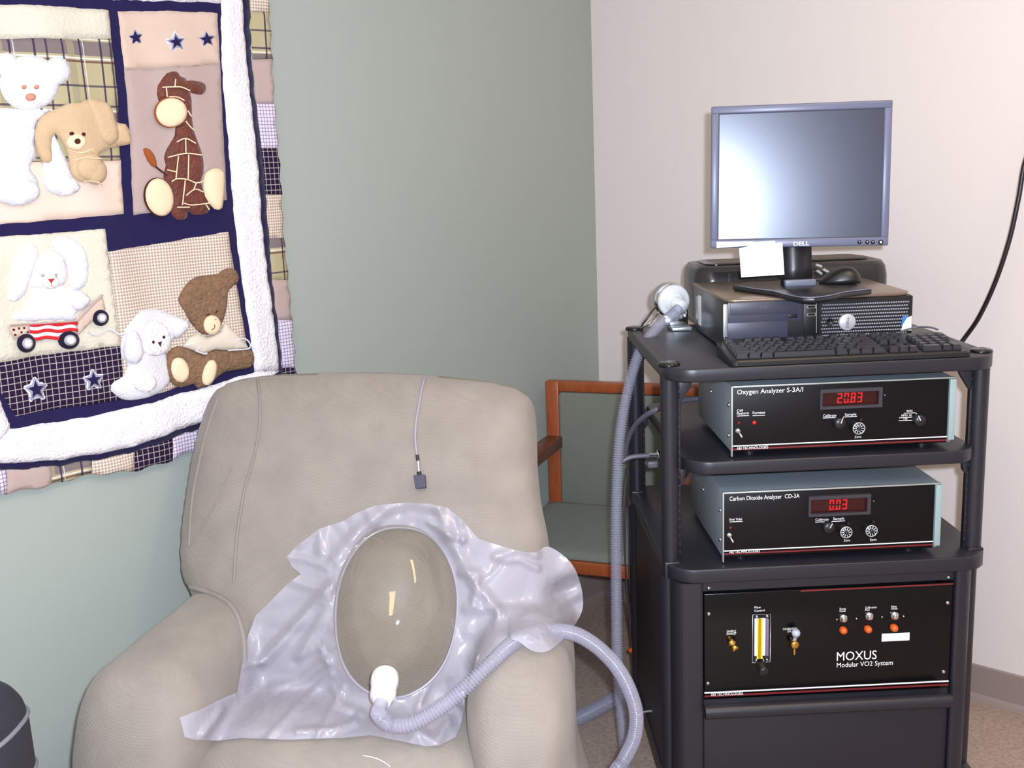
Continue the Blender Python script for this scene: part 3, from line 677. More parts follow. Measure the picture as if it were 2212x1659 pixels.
# ------------------------------------------------------------------ clear canopy hood with its plastic drape
hood = thing('canopy_hood', 'clear plastic dome hood with lavender plastic drape lying on the armchair seat', 'hood', None, tuple(hit(850, 1500)))
r_t, r_b = hit(858, 1142, .006), hit(838, 1508, .055)
hc = (r_t + r_b) / 2; e1 = (r_t - r_b); hb = e1.length / 2 * 1.0; e1.normalize()
def on_rim(px, py, nn): d = ray(px, py); t = (hc - CAM).dot(nn) / d.dot(nn); return CAM + d * t
e2 = Vector((1, 0, 0)); hn = e2.cross(e1).normalized()
if hn.y > 0: hn = -hn
wl, wr2 = on_rim(724, 1330, hn), on_rim(990, 1330, hn); ha = (wr2 - wl).length / 2 * .985
hc = hc + (((wl + wr2) / 2) - hc).dot(e2) * e2
e2 = (wr2 - wl).normalized(); e2 = (e2 - e1 * e2.dot(e1)).normalized(); hn = e2.cross(e1)
if hn.y > 0: hn = -hn
HD_ = .135
def dome_pt(r, g, lift=0.0):
    ca, sa = math.cos(g), math.sin(g); q = (abs(ca) ** 2.15 + abs(sa) ** 2.15) ** (-1 / 2.15)
    h = (HD_ + lift) * max(0, 1 - r ** 2.7) ** .52 + .012
    wv = 1 + .004 * math.sin(3 * g + 1) + .003 * math.sin(7 * g)
    return hc + e2 * (ha * r * q * ca * wv) + e1 * (hb * r * q * sa * wv) + hn * h
NG = 72; rs_ = [0.0001] + [math.sin(math.pi / 2 * k / 26) for k in range(1, 27)]
mb = MB().loft([[dome_pt(r, 2 * math.pi * k / NG) for k in range(NG)] for r in rs_], cap=False); dome_mb = mb
build('dome', mb, 'dome', hood)
rim = [hc + (dome_pt(1, 2 * math.pi * k / 96) - hc) - hn * .004 for k in range(97)]
build('dome_rim', MB().tube(rim, .0026, 8, False), 'film', hood)
DB = BVHTree.FromPolygons([Vector(v) for v in dome_mb.v], dome_mb.f)
def dome_hit(px, py): d = ray(px, py); L = d.length; q = DB.ray_cast(CAM, d / L); return q
# white port and its elbow
s0 = dome_hit(832, 1462)[0]; d0 = ray(832, 1462).normalized()
p0 = s0 - d0 * .004; dn = ray(826, 1512).normalized(); p1 = CAM + dn * ((p0 - CAM).length * .975)
port = build('port', MB().lathe([(-.12, .0), (-.12, .017), (-.06, .0225), (0, .0245), (.30, .0245), (.34, .0225), (.80, .0225), (.9, .0215), (1, .0165), (1.12, .0145), (1.12, .0)], p0, p1, 36, False), 'white_plastic', hood, 'white ribbed port')
build('port_flange', MB().lathe([(0, 0), (0, .019), (.5, .019), (1, .016), (1, 0)], s0 + d0 * .004, s0 - d0 * .012, 32, False), 'white_plastic', port)
dq = ray(817, 1536).normalized(); p2 = CAM + dq * ((p1 - CAM).length * .99)
build('elbow', MB().tube(spline([p1 - (p1 - p0) * .1, p1.lerp(p2, .6), p2], .004), .0125, 16), 'film', hood, 'translucent elbow')
# corrugated hoses
def corrugated(name, pts, label, group, r=.0141, rv=.0106, pitch=.0060, n=18):
    P = even(spline(pts, .004), pitch / 6); mb = MB(); md = (r + rv) / 2; pat = (rv, rv, md, r, r, md)
    mb.tube(P, lambda i: pat[i % 6], n); o = build(name, mb, 'hose', off=P[0]); o.location = P[0]; return tag(o, label, 'hose', group)
H = [p2] + [at_y(*q) for q in ((822, 1549, 1.66), (846, 1566, 1.665), (890, 1563, 1.66), (945, 1533, 1.668), (1000, 1490, 1.676), (1060, 1433, 1.695), (1110, 1388, 1.737), (1165, 1366, 1.78), (1230, 1366, 1.81), (1280, 1390, 1.83), (1325, 1432, 1.845), (1356, 1482, 1.86), (1374, 1540, 1.875), (1370, 1592, 1.89), (1350, 1636, 1.905), (1326, 1672, 1.92))]
H += [at_z(1292, 1740, .10), at_z(1285, 1785, .03), at_z(1310, 1790, .016), at_z(1340, 1745, .018), at_z(1356, 1700, .03)]
H += [at_y(1352, 1650, 2.27), at_y(1344, 1560, 2.30), at_y(1337, 1480, 2.32), at_y(1333, 1400, 2.335), at_y(1331, 1150, 2.365), at_y(1335, 1000, 2.39), at_y(1345, 900, 2.41), at_y(1366, 805, 2.43), at_y(1390, 745, 2.45), at_y(1425, 702, 2.47), at_y(1452, 681, 2.485), at_y(1467, 667, 2.50)]
HOSE_PX = [proj(p) for p in H[:11]]
corrugated('corrugated_hose', H, 'clear grey corrugated hose running from the dome hood to the white flange', 'corrugated breathing hoses')
fh = [at_z(1120, 1618, .022), at_z(1190, 1582, .022), at_z(1240, 1556, .022), at_z(1290, 1530, .022), at_z(1336, 1506, .022), at_z(1385, 1478, .022), at_z(1430, 1462, .024)]
corrugated('corrugated_hose', fh, 'short length of ribbed clear hose lying on the floor beside the armchair', 'corrugated breathing hoses', r=.0195, rv=.0135, pitch=.0082)
# drape
OUT = [(870, 1086), (925, 1088), (965, 1096), (1000, 1124), (1032, 1163), (1070, 1176), (1130, 1192), (1160, 1192), (1186, 1181), (1232, 1214), (1254, 1262), (1259, 1312), (1243, 1348), (1226, 1366), (1212, 1385), (1182, 1407), (1150, 1406), (1118, 1384), (1090, 1380), (1050, 1420), (1010, 1470), (985, 1500), (1004, 1492), (1003, 1530), (994, 1570), (984, 1592), (950, 1610), (920, 1612), (860, 1600), (800, 1588), (740, 1594), (620, 1598), (520, 1594), (470, 1600), (420, 1598), (399, 1592), (388, 1550), (430, 1534), (478, 1510), (512, 1496), (522, 1440), (535, 1375), (552, 1330), (585, 1298), (620, 1262), (650, 1240), (632, 1226), (619, 1204), (640, 1180), (690, 1142), (740, 1126), (770, 1108), (810, 1092)]
hole = [proj(dome_pt(1, 2 * math.pi * k / 80) - hn * .004) for k in range(80)]
i0, i1 = OUT.index((1070, 1176)), OUT.index((1118, 1384))
OUT = OUT[:i0] + [(p.x, p.y) for p in spline([Vector((a, b, 0)) for a, b in OUT[i0:i1 + 1]], 8)] + OUT[i1 + 1:]
V, tri, _, _ = puff([(a, b) for a, b in OUT], 1, 1, 4.6, .5, hole=hole)
rimP = [dome_pt(1, 2 * math.pi * k / 160) - hn * .004 for k in range(160)]; rimD = np.array([(p - CAM).dot(FWD) for p in rimP]); rimX = np.array([proj(p) for p in rimP])
N_ = len(V); tch = np.full(N_, np.nan)
for i, (a, b) in enumerate(V):
    d = ray(a, b); L = d.length; q = BVH.ray_cast(CAM, d / L)
    if q[0] is not None: tch[i] = (q[0] - CAM).dot(FWD)
adj = [[] for _ in range(N_)]
for f in tri:
    for i in range(3): adj[f[i]].append(f[(i + 1) % 3]); adj[f[(i + 1) % 3]].append(f[i])
t = tch.copy(); t[(V[:, 0] > 1195) & (t > 2.25)] = np.nan
for it in range(80):
    bad = np.where(np.isnan(t))[0]
    if not len(bad): break
    t2 = t.copy()
    for i in bad:
        vals = [t[j] for j in adj[i] if not np.isnan(t[j])]
        if vals: t2[i] = sum(vals) / len(vals)
    t = t2
t = np.where(np.isnan(t), 2.0, t); top = t.copy()
dr = np.hypot(V[:, None, 0] - rimX[None, :, 0], V[:, None, 1] - rimX[None, :, 1]); near = dr.argmin(1); dmin = dr.min(1)
w = np.exp(-(dmin / 42) ** 1.3); t0 = t - .012; tt = w * rimD[near] + (1 - w) * t0
fixed = dmin < 1.2
def smooth(arr, its, k=.5):
    for _ in range(its):
        b = arr.copy()
        for i in range(N_):
            if adj[i] and not fixed[i]: b[i] = (1 - k) * arr[i] + k * sum(arr[j] for j in adj[i]) / len(adj[i])
        arr = b
    return arr
tt = smooth(tt, 26)
lim = np.where(np.isnan(tch) | (tch > 2.3) & (V[:, 0] > 1195), 9, tch) - .005
tt = np.minimum(tt, np.where(w > .6, 9, lim))
hp = np.array(HOSE_PX); fine = np.concatenate([a + (b - a) * np.linspace(0, 1, 12)[:, None] for a, b in zip(hp, hp[1:])])
dh = np.hypot(V[:, None, 0] - fine[None, :, 0], V[:, None, 1] - fine[None, :, 1]).min(1)
tt -= np.where(V[:, 0] > 1100, .036 * np.exp(-(dh / 38) ** 2), 0)
# crumple: facets of a coarse random triangulation, plus a few long creases
rsd = np.random.RandomState(11); sites = []
for _ in range(4000):
    c = np.array([rsd.uniform(360, 1290), rsd.uniform(1060, 1640)])
    if all(np.hypot(*(c - s)) > 76 for s in sites): sites.append(c)
sites = np.array(sites); hs = rsd.uniform(-1, 1, len(sites))
vo, _, fo2, _, _, _ = delaunay_2d_cdt([Vector(s) for s in sites], [], [], 0, 1e-6)
cr = np.zeros(N_)
SV = np.array([(v.x, v.y) for v in vo])
for f in fo2:
    A, B_, C_ = SV[list(f)]; T_ = np.array([B_ - A, C_ - A]).T; det = np.linalg.det(T_)
    if abs(det) < 1e-6: continue
    l = np.linalg.solve(T_, (V - A).T).T; ins = (l[:, 0] >= -1e-6) & (l[:, 1] >= -1e-6) & (l.sum(1) <= 1 + 1e-6)
    hv = hs[list(f)]; cr[ins] = hv[0] + l[ins, 0] * (hv[1] - hv[0]) + l[ins, 1] * (hv[2] - hv[0])
amp = .009 * np.clip(dmin / 30, 0, 1); tt -= amp * (cr + .6)
def Z7(*a): return [(350 + x / 2.328, 1050 + y / 2.328) for x, y in a]
CREASE = [(Z7((870, 370), (990, 230), (1130, 110), (1260, 80), (1390, 110)), .016, 26), (Z7((1390, 110), (1440, 240), (1560, 470), (1700, 640)), .018, 24), (Z7((500, 890), (640, 740), (850, 500)), .020, 24), (Z7((410, 905), (500, 880)), .012, 16), (Z7((800, 825), (835, 895)), .010, 14), (Z7((210, 1250), (300, 1130)), .016, 18), (Z7((560, 1010), (700, 980), (830, 880)), .014, 20), (Z7((680, 1235), (880, 1220), (970, 1180)), .014, 18), (Z7((860, 1020), (900, 1100), (1000, 1140)), .012, 18),
    (Z7((1500, 440), (1590, 435), (1570, 590)), .014, 18), (Z7((1690, 610), (1680, 700)), .010, 14), (Z7((1680, 355), (1780, 325), (1880, 345)), .014, 18), (Z7((1720, 375), (1800, 370), (1890, 415)), .012, 14), (Z7((1500, 150), (1515, 270)), .014, 16), (Z7((1350, 185), (1430, 240), (1510, 270)), .014, 16), (Z7((1830, 660), (1960, 610), (2090, 540)), .016, 24), (Z7((1760, 740), (1900, 700), (2040, 650)), .014, 24), (Z7((870, 500), (800, 660), (700, 850)), .012, 26), (Z7((1280, 1230), (1380, 1290), (1440, 1180)), .016, 22), (Z7((700, 290), (790, 215), (800, 330)), .014, 22), (Z7((1350, 960), (1300, 1090)), .012, 14)]
rr_ = np.random.RandomState(23)
for k in range(28):            # folds that run out from the rim
    g = 2 * math.pi * (k + rr_.uniform(-.3, .3)) / 28; a_ = proj(dome_pt(1, g)); dx, dy = a_[0] - 858, a_[1] - 1330; ll = math.hypot(dx, dy); dx, dy = dx / ll, dy / ll
    L1, be = rr_.uniform(60, 260), rr_.uniform(-.5, .5); s1 = rr_.uniform(8, 50)
    CREASE.append(([(a_[0] + dx * s1, a_[1] + dy * s1), (a_[0] + (dx - dy * be * .5) * (s1 + L1 * .5), a_[1] + (dy + dx * be * .5) * (s1 + L1 * .5)), (a_[0] + (dx - dy * be) * (s1 + L1), a_[1] + (dy + dx * be) * (s1 + L1))], rr_.choice([.010, .007, -.006]), rr_.uniform(12, 34)))
for L, A, wd_ in CREASE:
    wd_ = wd_ * .8
    L = np.array(L); dd_ = np.full(N_, 1e9)
    for p, q in zip(L, L[1:]):
        e = q - p; u = np.clip(((V - p) @ e) / (e @ e), 0, 1); dd_ = np.minimum(dd_, np.hypot(*(V - p - u[:, None] * e).T))
    tt -= A * np.maximum(0, 1 - dd_ / wd_) * np.clip(dmin / 14, 0, 1)
hz_ = np.array([(p - CAM).dot(FWD) for p in H[:11]]); hzf = np.concatenate([a + (b - a) * np.linspace(0, 1, 12) for a, b in zip(hz_, hz_[1:])])
q_ = np.hypot(V[:, None, 0] - fine[None, :, 0], V[:, None, 1] - fine[None, :, 1]).argmin(1)
tt = np.where((dh < 30) & (V[:, 0] <= 1096), np.maximum(tt, hzf[q_] + .018 - .012 * np.clip((dh - 14) / 16, 0, 1)), tt)
tt = np.where(fixed, rimD[near], tt); tt = smooth(tt, 1, .2)
drape_v = [tuple(CAM + ray(a, b) * z) for (a, b), z in zip(V, tt)]
drape = build('plastic_drape', MB().add(drape_v, tri), 'film', hood, 'crumpled lavender plastic drape')
# ------------------------------------------------------------------ guest chair in the corner
CH = Frame((.103, 3.16, 0), math.radians(-21)); gc = thing('guest_chair', 'cherry wood guest chair with green grey upholstery in the corner', 'chair', CH, (.29, -.2, 0))
x0 = CH.p(1181, 900, 0)[0]; x1 = CH.p(1209, 900, 0)[0]; zt = CH.p(1190, 823, 0)[1]; zr = CH.p(1250, 847, 0)[1]; W_ = .55
pw = x1 - x0
for a in (x0, x0 + W_ - pw):
    build('back_post', MB().box(a, a + pw, -.005, .03, .0, zt, .004), 'wood', gc)
build('top_rail', MB().box(x0 + pw, x0 + W_ - pw, -.005, .03, zr, zt, .004), 'wood', gc)
za1 = CH.p(1190, 941, -.01)[1]; za0 = za1 - .035
zs = CH.p(1207, 1086, -.02)[1]
mb = MB().prism(rrect(x0 + pw + .001, x0 + W_ - pw - .001, zs - .02, zr - .002, .012), -.012, .024, .006); build('back_pad', mb, 'chair_fabric', gc)
FY = -.375; zf0, zf1 = CH.p(1300, 1246, FY - .01)[1], CH.p(1300, 1219, FY - .01)[1]; zq = CH.p(1300, 1192, FY + .02)[1]
rows = [(.0, zf1 - .01), (.0, zs), (-.03, zs + .004), (-.18, (zs + zq) / 2 + .01), (FY + .06, zq + .004), (FY + .03, zq - .002), (FY + .018, zq - .012), (FY + .014, zf1 + .002)]
rows = [(p.x, p.y) for p in spline([Vector((a, b, 0)) for a, b in rows], .012)]
xs = [x0 - .002, x0 + .006, x0 + .05, x0 + .15, x0 + W_ / 2, x0 + W_ - .15, x0 + W_ - .05, x0 + W_ - .006, x0 + W_ + .002]
mb = MB().loft([[(x, y - .018, z - (.012 if k in (0, 8) else .003 if k in (1, 7) else 0)) for k, x in enumerate(xs)] for y, z in rows], False, False)
seat2 = build('seat', mb, 'chair_fabric', gc); so = seat2.modifiers.new('t', 'SOLIDIFY'); so.thickness = .012; so.offset = -1
build('front_rail', MB().box(x0 + .04, x0 + W_ - .04, FY - .012, FY + .016, zf0, zf1, .004), 'wood', gc)
for a in (x0, x0 + W_ - .03): build('side_rail', MB().box(a, a + .03, FY + .016, .0, zf0, zf1 - .004, .004), 'wood', gc)
for a in (x0, x0 + W_ - .042): build('leg', MB().box(a, a + .042, FY - .014, FY + .028, 0, za0 + .004, .004), 'wood', gc)
for a in (x0, x0 + W_ - .052):
    build('armrest', MB().prism([(-.005, za0), (-.005, za1), (-.20, za1 + .004), (FY, za1 - .004), (FY - .02, za1 - .016), (FY, za0 - .002), (-.20, za0 + .002)], a, a + .052, .004, plane='yz'), 'wood_dark', gc, 'darker wooden armrest')
# ------------------------------------------------------------------ dark bag at the left edge
BY = 1.50; xr = at_y(44, 1600, BY).x; top = at_y(-50, 1480, BY).z; cx_ = xr - .15
bag = thing('duffel_bag', 'dark blue grey bag with lighter piping standing at the left edge', 'bag', None, (cx_, BY, 0))
def bag_ring(z, s, n=48): return [(cx_ + .15 * s * math.copysign(abs(math.cos(g)) ** .8, math.cos(g)), BY + .12 * s * math.copysign(abs(math.sin(g)) ** .8, math.sin(g)), z - .03 * (1 - math.cos(g)) * (z > .2) * s) for g in [2 * math.pi * k / n for k in range(n)]]
lv = [(.0, .86), (.02, .95), (.15, 1.0), (top - .13, 1.0), (top - .075, .985), (top - .045, .93), (top - .02, .78), (top - .004, .5), (top, .02)]
lv = [(p.x, p.y) for p in spline([Vector((a, b, 0)) for a, b in lv], .02)]
build('body', MB().loft([bag_ring(z, s) for z, s in lv]), 'bag', bag)
for z_ in (top - .075, top - .165):
    s_ = .99 if z_ > top - .1 else 1.0
    build('piping', MB().tube(bag_ring(z_, s_) + bag_ring(z_, s_)[:1], .004, 8), 'bag_trim', bag, 'light grey piping')
# ------------------------------------------------------------------ instrument cart
cart = thing('instrument_cart', 'tall black equipment cart with rounded shelves and cabinet by the beige wall', 'cart', CART, (.18, .13, 0))
SL, SR, SF, SB = -.152, .519, -.157, .435
def shelf(zt, th, x0, x1, yf, yb, r, name='shelf'):
    mb = MB().prism(rrect(x0, x1, yf, yb, (.035, .035, r, r), 8), zt - th, zt, .003, plane='xy'); return build(name, mb, 'cart', cart)
shelf(SH, .027, SL, SR, SF, SB, .062)
z2 = CART.p(1500, 1000, SF)[1]; th2 = z2 - CART.p(1500, 1028, SF)[1]
shelf(z2, th2, -.112, .484, SF, .40, .055)
z3 = CART.p(1500, 1232, SF - .004)[1]; th3 = z3 - CART.p(1500, 1262, SF - .004)[1]
shelf(z3, th3, SL, SR, SF - .004, SB, .062)
PX = [(-.1365, -.100), (.4995, -.100), (-.1365, .395), (.4995, .395)]
for a, b in PX:
    p = build('post', MB().cyl((a, b, z3 + .001 - .02), (a, b, SH - .02), .0185, n=28), 'cart', cart)
    s = 1 if a < .1 else -1
    build('rail_strip', MB().box(a + s * .014 - .008, a + s * .014 + .008, b - .006, b + .006, z3, SH - .027, .001), 'cart_dark', p)
    build('cap', MB().lathe([(0, .0), (0, .022), (.7, .022), (1, .018), (1, 0)], (a, b, SH - .002), (a, b, SH + .006), 28, False), 'gloss_black', p)
    build('clip', MB().box(a - .016, a + .016, b - .022, b - .004, z3 - .035, z3 + .004, .002), 'cart', p)
    mb = MB()
    for k in range(22): mb.cyl((a + s * .018, b - .0065, z3 + .02 + k * .018), (a + s * .018, b - .0055, z3 + .02 + k * .018), .0022, n=6)
    build('peg_holes', mb, 'bezel_dark', p)
    build('bracket', MB().prism([(a + s * .015, SH - .028), (a + s * .05, SH - .028), (a + s * .043, SH - .045), (a + s * .024, SH - .075), (a + s * .015, SH - .08)], b - .006, b + .006, .001), 'cart', p)
    build('bracket', MB().prism([(a + s * .015, z2 - th2), (a + s * .032, z2 - th2), (a + s * .028, z2 - th2 - .03), (a + s * .015, z2 - th2 - .045)], b - .006, b + .006, .001), 'cart', p)
# lower cabinet
xl0, xl1 = CART.p(1455, 1340, SF)[0], CART.p(1520, 1340, SF)[0]; xr0, xr1 = CART.p(2061, 1340, SF)[0], CART.p(2103, 1340, SF)[0]
zc = z3 - th3
build('column', MB().prism([(p[0], p[1]) for p in rrect(xl0, xl1, SF - .002, SF + .07, (.004, .004, .03, .008), 8)], .10, zc, plane='xy'), 'cart', cart)
build('column', MB().prism([(p[0], p[1]) for p in rrect(xr0, xr1, SF - .002, SF + .07, (.004, .004, .008, .03), 8)], .10, zc, plane='xy'), 'cart', cart)
for a in (-.142, .505):
    build('lower_post', MB().cyl((a, -.075 if a > 0 else -.10, .08), (a, -.075 if a > 0 else -.10, zc), .0185, n=24), 'cart', cart)
    build('lower_post', MB().cyl((a, .362, .08), (a, .362, zc), .0185, n=24), 'cart', cart)
build('side_panel', MB().box(-.150, -.138, -.06, .36, .14, zc), 'cart_dark', cart); build('side_panel', MB().box(.496, .508, -.05, .36, .14, zc), 'cart_dark', cart)
build('back_panel', MB().box(-.13, .495, .366, .376, .14, zc), 'cart_dark', cart)
build('top_trim', MB().box(xl1 - .002, xr0 + .002, SF + .012, SF + .03, CART.p(1700, 1270, SF)[1] - .004, zc + .002), 'cart', cart)
zd1 = CART.p(1780, 1501, SF)[1]
door = build('door', MB().box(xl1 + .001, xr0 - .001, SF + .008, SF + .026, .13, zd1, .002), 'cart', cart)
hz = CART.p(1780, 1527, SF - .02)[1]
hx0, hx1 = CART.p(1523, 1540, SF - .02)[0], CART.p(2054, 1515, SF - .02)[0]
build('handle', MB().cyl((hx0, SF - .018, hz), (hx1, SF - .018, hz), .0145, n=28).box(hx0 + .03, hx1 - .03, SF - .018, SF + .01, hz - .004, hz + .006), 'cart', door)
build('bottom_shelf', MB().prism(rrect(SL, SR, SF, .38, .05), .09, .13, .003, plane='xy'), 'cart', cart)
for a, b in ((-.11, -.1), (.47, -.1), (-.11, .33), (.47, .33)):
    c = build('caster', MB().cyl((a - .012, b, .04), (a + .012, b, .04), .04, n=28), 'black', cart)
    build('fork', MB().box(a - .018, a - .013, b - .015, b + .015, .035, .09).box(a + .013, a + .018, b - .015, b + .015, .035, .09).box(a - .018, a + .018, b - .018, b + .018, .084, .09), 'chrome', c)
def screw(px, py, y, parent, r=.0042, name='screw'):
    x, z = CART.p(px, py, y); return build(name, MB().lathe([(0, r), (.6, r), (1, r * .55), (1, 0)], (x, y + .001, z), (x, y - .003, z), 14, False), 'chrome', parent)
for px, py in ((1531, 1270), (2049, 1247)): screw(px, py, SF + .012, cart, .0045)
# cable runs and small fittings fixed to the cart's left side
def cable(name, pts, r, m, label, group=None):
    P = spline(pts, .01); o = build(name, MB().tube(P, r, 12), m, off=P[0]); o.location = P[0]; return tag(o, label, 'cable', group)
C = lambda px, py, v: (lambda q: CART.w(q[0], v, q[1]))(CART.p(px, py, v))
# ------------------------------------------------------------------ analysers
def analyser(name, label, tl, br, y, ydeep, zs):
    x0, z1 = CART.p(*tl, y); x1, z0 = CART.p(*br, y); z0 = zs + .008
    t = thing(name, label, 'analyser', CART, ((x0 + x1) / 2, y + ydeep / 2, zs))
    build('case', MB().box(x0 + .001, x1 - .001, y + .004, y + ydeep, z0 + .004, z1 - .001, .002), 'case_grey', t)
    return t, x0, x1, z0, z1
def ring_plate(parent, name, x0, x1, z0, z1, y, d, m, label=None, bev=.001): return build(name, MB().box(x0, x1, y, y + d, z0, z1, bev), m, parent, label)
SEG = {'0': 'abcdef', '2': 'abged', '3': 'abgcd', '8': 'abcdefg'}
def digits(parent, s, cx, cz, y, h, wd, pitch):
    n = sum(ch != '.' for ch in s); x = cx - pitch * (n - 1) / 2; k = 0; th = h * .13
    for ch in s:
        if ch == '.':
            build('decimal_point', MB().box(x + (k - .5) * pitch - .0009, x + (k - .5) * pitch + .0009, y - .0006, y, cz - h / 2 - .0004, cz - h / 2 + .0014), 'digit', parent); continue
        X = x + k * pitch; k += 1; a = wd / 2; b = h / 2; mb = MB(); sl = .0012
        R_ = {'a': (-a, a, b - th, b), 'd': (-a, a, -b, -b + th), 'g': (-a, a, -th / 2, th / 2), 'b': (a - th, a, th * .6, b - th * .3), 'c': (a - th, a, -b + th * .3, -th * .6), 'f': (-a, -a + th, th * .6, b - th * .3), 'e': (-a, -a + th, -b + th * .3, -th * .6)}
        for q in SEG[ch]:
            u0, u1, w0, w1 = R_[q]; mb.box(X + u0 + (.5 * (w0 + w1) / h) * sl, X + u1 + (.5 * (w0 + w1) / h) * sl, y - .0006, y, cz + w0, cz + w1)
        build('digit', mb, 'digit', parent)
def display(parent, tl, br, y, s, slope=0.042):
    x0, z1 = CART.p(*tl, y); x1, z0 = CART.p(*br, y); b = .007
    bz = build('display_bezel', MB().box(x0, x1, y - .010, y, z1 - b, z1).box(x0, x1, y - .010, y, z0, z0 + b * .8).box(x0, x0 + b * .6, y - .010, y, z0 + b * .8, z1 - b).box(x1 - b, x1, y - .010, y, z0 + b * .8, z1 - b), 'bezel_dark', parent, 'charcoal bezel')
    build('window', MB().box(x0 + .002, x1 - .002, y - .002, y - .001, z0 + .002, z1 - .002), 'display', bz, 'dark red window')
    digits(bz, s, (x0 + x1) / 2 + (-.001), (z0 + z1) / 2, y - .0025, (z1 - z0) * .50, .0095, .0135)
def knob(parent, px, py, y, r=.0135, L=.016, pointer=None, dial=False, name='knob'):
    x, z = CART.p(px, py, y - L)
    o = build(name, MB().lathe([(0, r), (.75, r * .96), (1, r * .8), (1, 0)], (x, y, z), (x, y - L, z), 24, False), 'black', parent)
    if dial:
        build('dial', MB().lathe([(0, r), (1, r), (1, r * .86), (.85, r * .84)], (x, y - L - .0002, z), (x, y - L - .0022, z), 28, False), 'alu', o, 'silver dial ring')
        mb = MB()
        for k in range(10):
            g = 2 * math.pi * k / 10; mb.tube([(x + r * .35 * math.cos(g), y - L - .0012, z + r * .35 * math.sin(g)), (x + r * .78 * math.cos(g), y - L - .0012, z + r * .78 * math.sin(g))], .0007, 5)
        build('dial_ticks', mb, 'white_print', o)
        build('dial_cap', MB().lathe([(0, r * .34), (1, r * .3), (1, 0)], (x, y - L, z), (x, y - L - .006, z), 16, False), 'black', o)
        build('lock_lever', MB().box(x + r * .5, x + r * .9, y - .006, y - .001, z + r * .8, z + r * 1.35, .001), 'black', o)
    if pointer is not None:
        g = math.radians(pointer); u, w = math.sin(g), math.cos(g)
        build('pointer', MB().tube([(x + u * r * .1, y - L - .0008, z + w * r * .1), (x + u * r * .95, y - L * .9 - .0012, z + w * r * .95)], .0009, 6), 'white_print', o)
    return o
def toggle(parent, px, py, y):
    x, z = CART.p(px, py, y); o = build('toggle_switch', MB().lathe([(0, .0055), (.5, .0055), (.5, .0042), (1, .0042), (1, 0)], (x, y, z), (x, y - .008, z), 14, False), 'chrome', parent)
    build('lever', MB().lathe([(0, .0018), (.9, .0026), (1, .0015), (1, 0)], (x, y - .008, z), (x + .004, y - .02, z - .009), 12, False), 'chrome', o)
def led(parent, px, py, y, m, r=.0028):
    x, z = CART.p(px, py, y); build('indicator_light', MB().ball((x, y, z), (r, r * .8, r), 8), m, parent)
def line(parent, pts, y, r=.0008, name='printed_line', m='white_print'):
    mb = MB()
    for L in pts:
        P = [CART.p(*p, y) for p in L]
        mb.tube([(a, y, b) for a, b in P], r, 4)
    return build(name, mb, m, parent)
def Z5(x, y): return (1350 + x / 2.566, 760 + y / 2.566)
def txt(s, a, b, cap, y, parent, bold=.0, d=.0006): return letters(s, CART, a[0], a[1], b[0], y - d, cap, 'white_print', parent, bold=bold)
YA = -.135
def front(t, x0, x1, z0, z1, y, railpx):
    zl = CART.p(1800, railpx, y)[1]
    fp_ = build('front_panel', MB().box(x0 + .003, x1 - .013, y - .003, y + .004, z0 + .006, z1 - .003, .0008), 'panel_black', t, 'black front panel')
    build('edge_trim', MB().box(x0 + .003, x1 - .001, y - .0042, y + .003, z1 - .0032, z1, .0004), 'alu', t); 
    build('edge_trim', MB().box(x0, x0 + .003, y - .0052, y + .004, z0 - .004, z1, .0006), 'alu', t)
    build('side_extrusion', MB().box(x1 - .0125, x1, y - .009, y + .012, z0 + .012, z1 - .0035, .001), 'pale_extrusion', t, 'pale grey right edge extrusion')
    line_z = zl; mb = MB().box(x0 + .003, x1 - .013, y - .0042, y - .003, line_z - .001, line_z + .001); build('white_stripe', mb, 'white_print', t)
    build('maroon_stripe', MB().box(x0 + .003, x1 - .013, y - .0040, y - .003, line_z - .0085, line_z - .0055), 'maroon', t)
    for a in (x0 + .045, x1 - .05):
        for b in (y + .03, y + .24): build('foot', MB().cyl((a, b, z0 - .008), (a, b, z0 + .005), .011, n=16), 'black', t)
    for py_, bb in (((z0 + z1) / 2 + .028, .02), ((z0 + z1) / 2 - .036, .02), ((z0 + z1) / 2 + .02, .19)):
        build('side_screw', MB().lathe([(0, .0045), (.5, .0045), (1, .0028), (1, 0)], (x0 + .001, y + bb, py_), (x0 - .0025, y + bb, py_), 14, False), 'chrome', t)
    return fp_
o2, x0, x1, z0, z1 = analyser('gas_analyser', 'grey and black oxygen analyser with lit red display on the middle shelf', (1579, 834), (2056, 972), YA, .33, z2)
front(o2, x0, x1, z0, z1, YA, 953)
y = YA - .003
txt('Oxygen Analyzer S-3A/I', Z5(622, 236), Z5(987, 0), 10, y, o2, 0)
display(o2, Z5(1076, 205), Z5(1416, 300), y, '20.83')
txt('Cell', Z5(621, 332), Z5(653, 0), 5.5, y, o2); txt('Restore', Z5(621, 348), Z5(686, 0), 5.5, y, o2); txt('Furnace', Z5(708, 345), Z5(776, 0), 5.5, y, o2)
line(o2, [[Z5(621, 356), Z5(688, 353)], [Z5(708, 354), Z5(776, 351)], [Z5(1097, 367), Z5(1168, 364), Z5(1180, 376)], [Z5(1203, 378), Z5(1212, 361), Z5(1286, 358)], [Z5(1520, 366), Z5(1592, 362)], [Z5(1518, 382), Z5(1600, 379)], [Z5(1545, 341), Z5(1608, 338), Z5(1622, 346)]], y - .0004)
led(o2, *Z5(631, 394), y, 'red_dull'); led(o2, *Z5(717, 392), y, 'red_led', .0036); toggle(o2, *Z5(625, 438), y)
txt('Calibrate', Z5(1098, 361), Z5(1172, 0), 5.5, y, o2); txt('Sample', Z5(1219, 355), Z5(1282, 0), 5.5, y, o2)
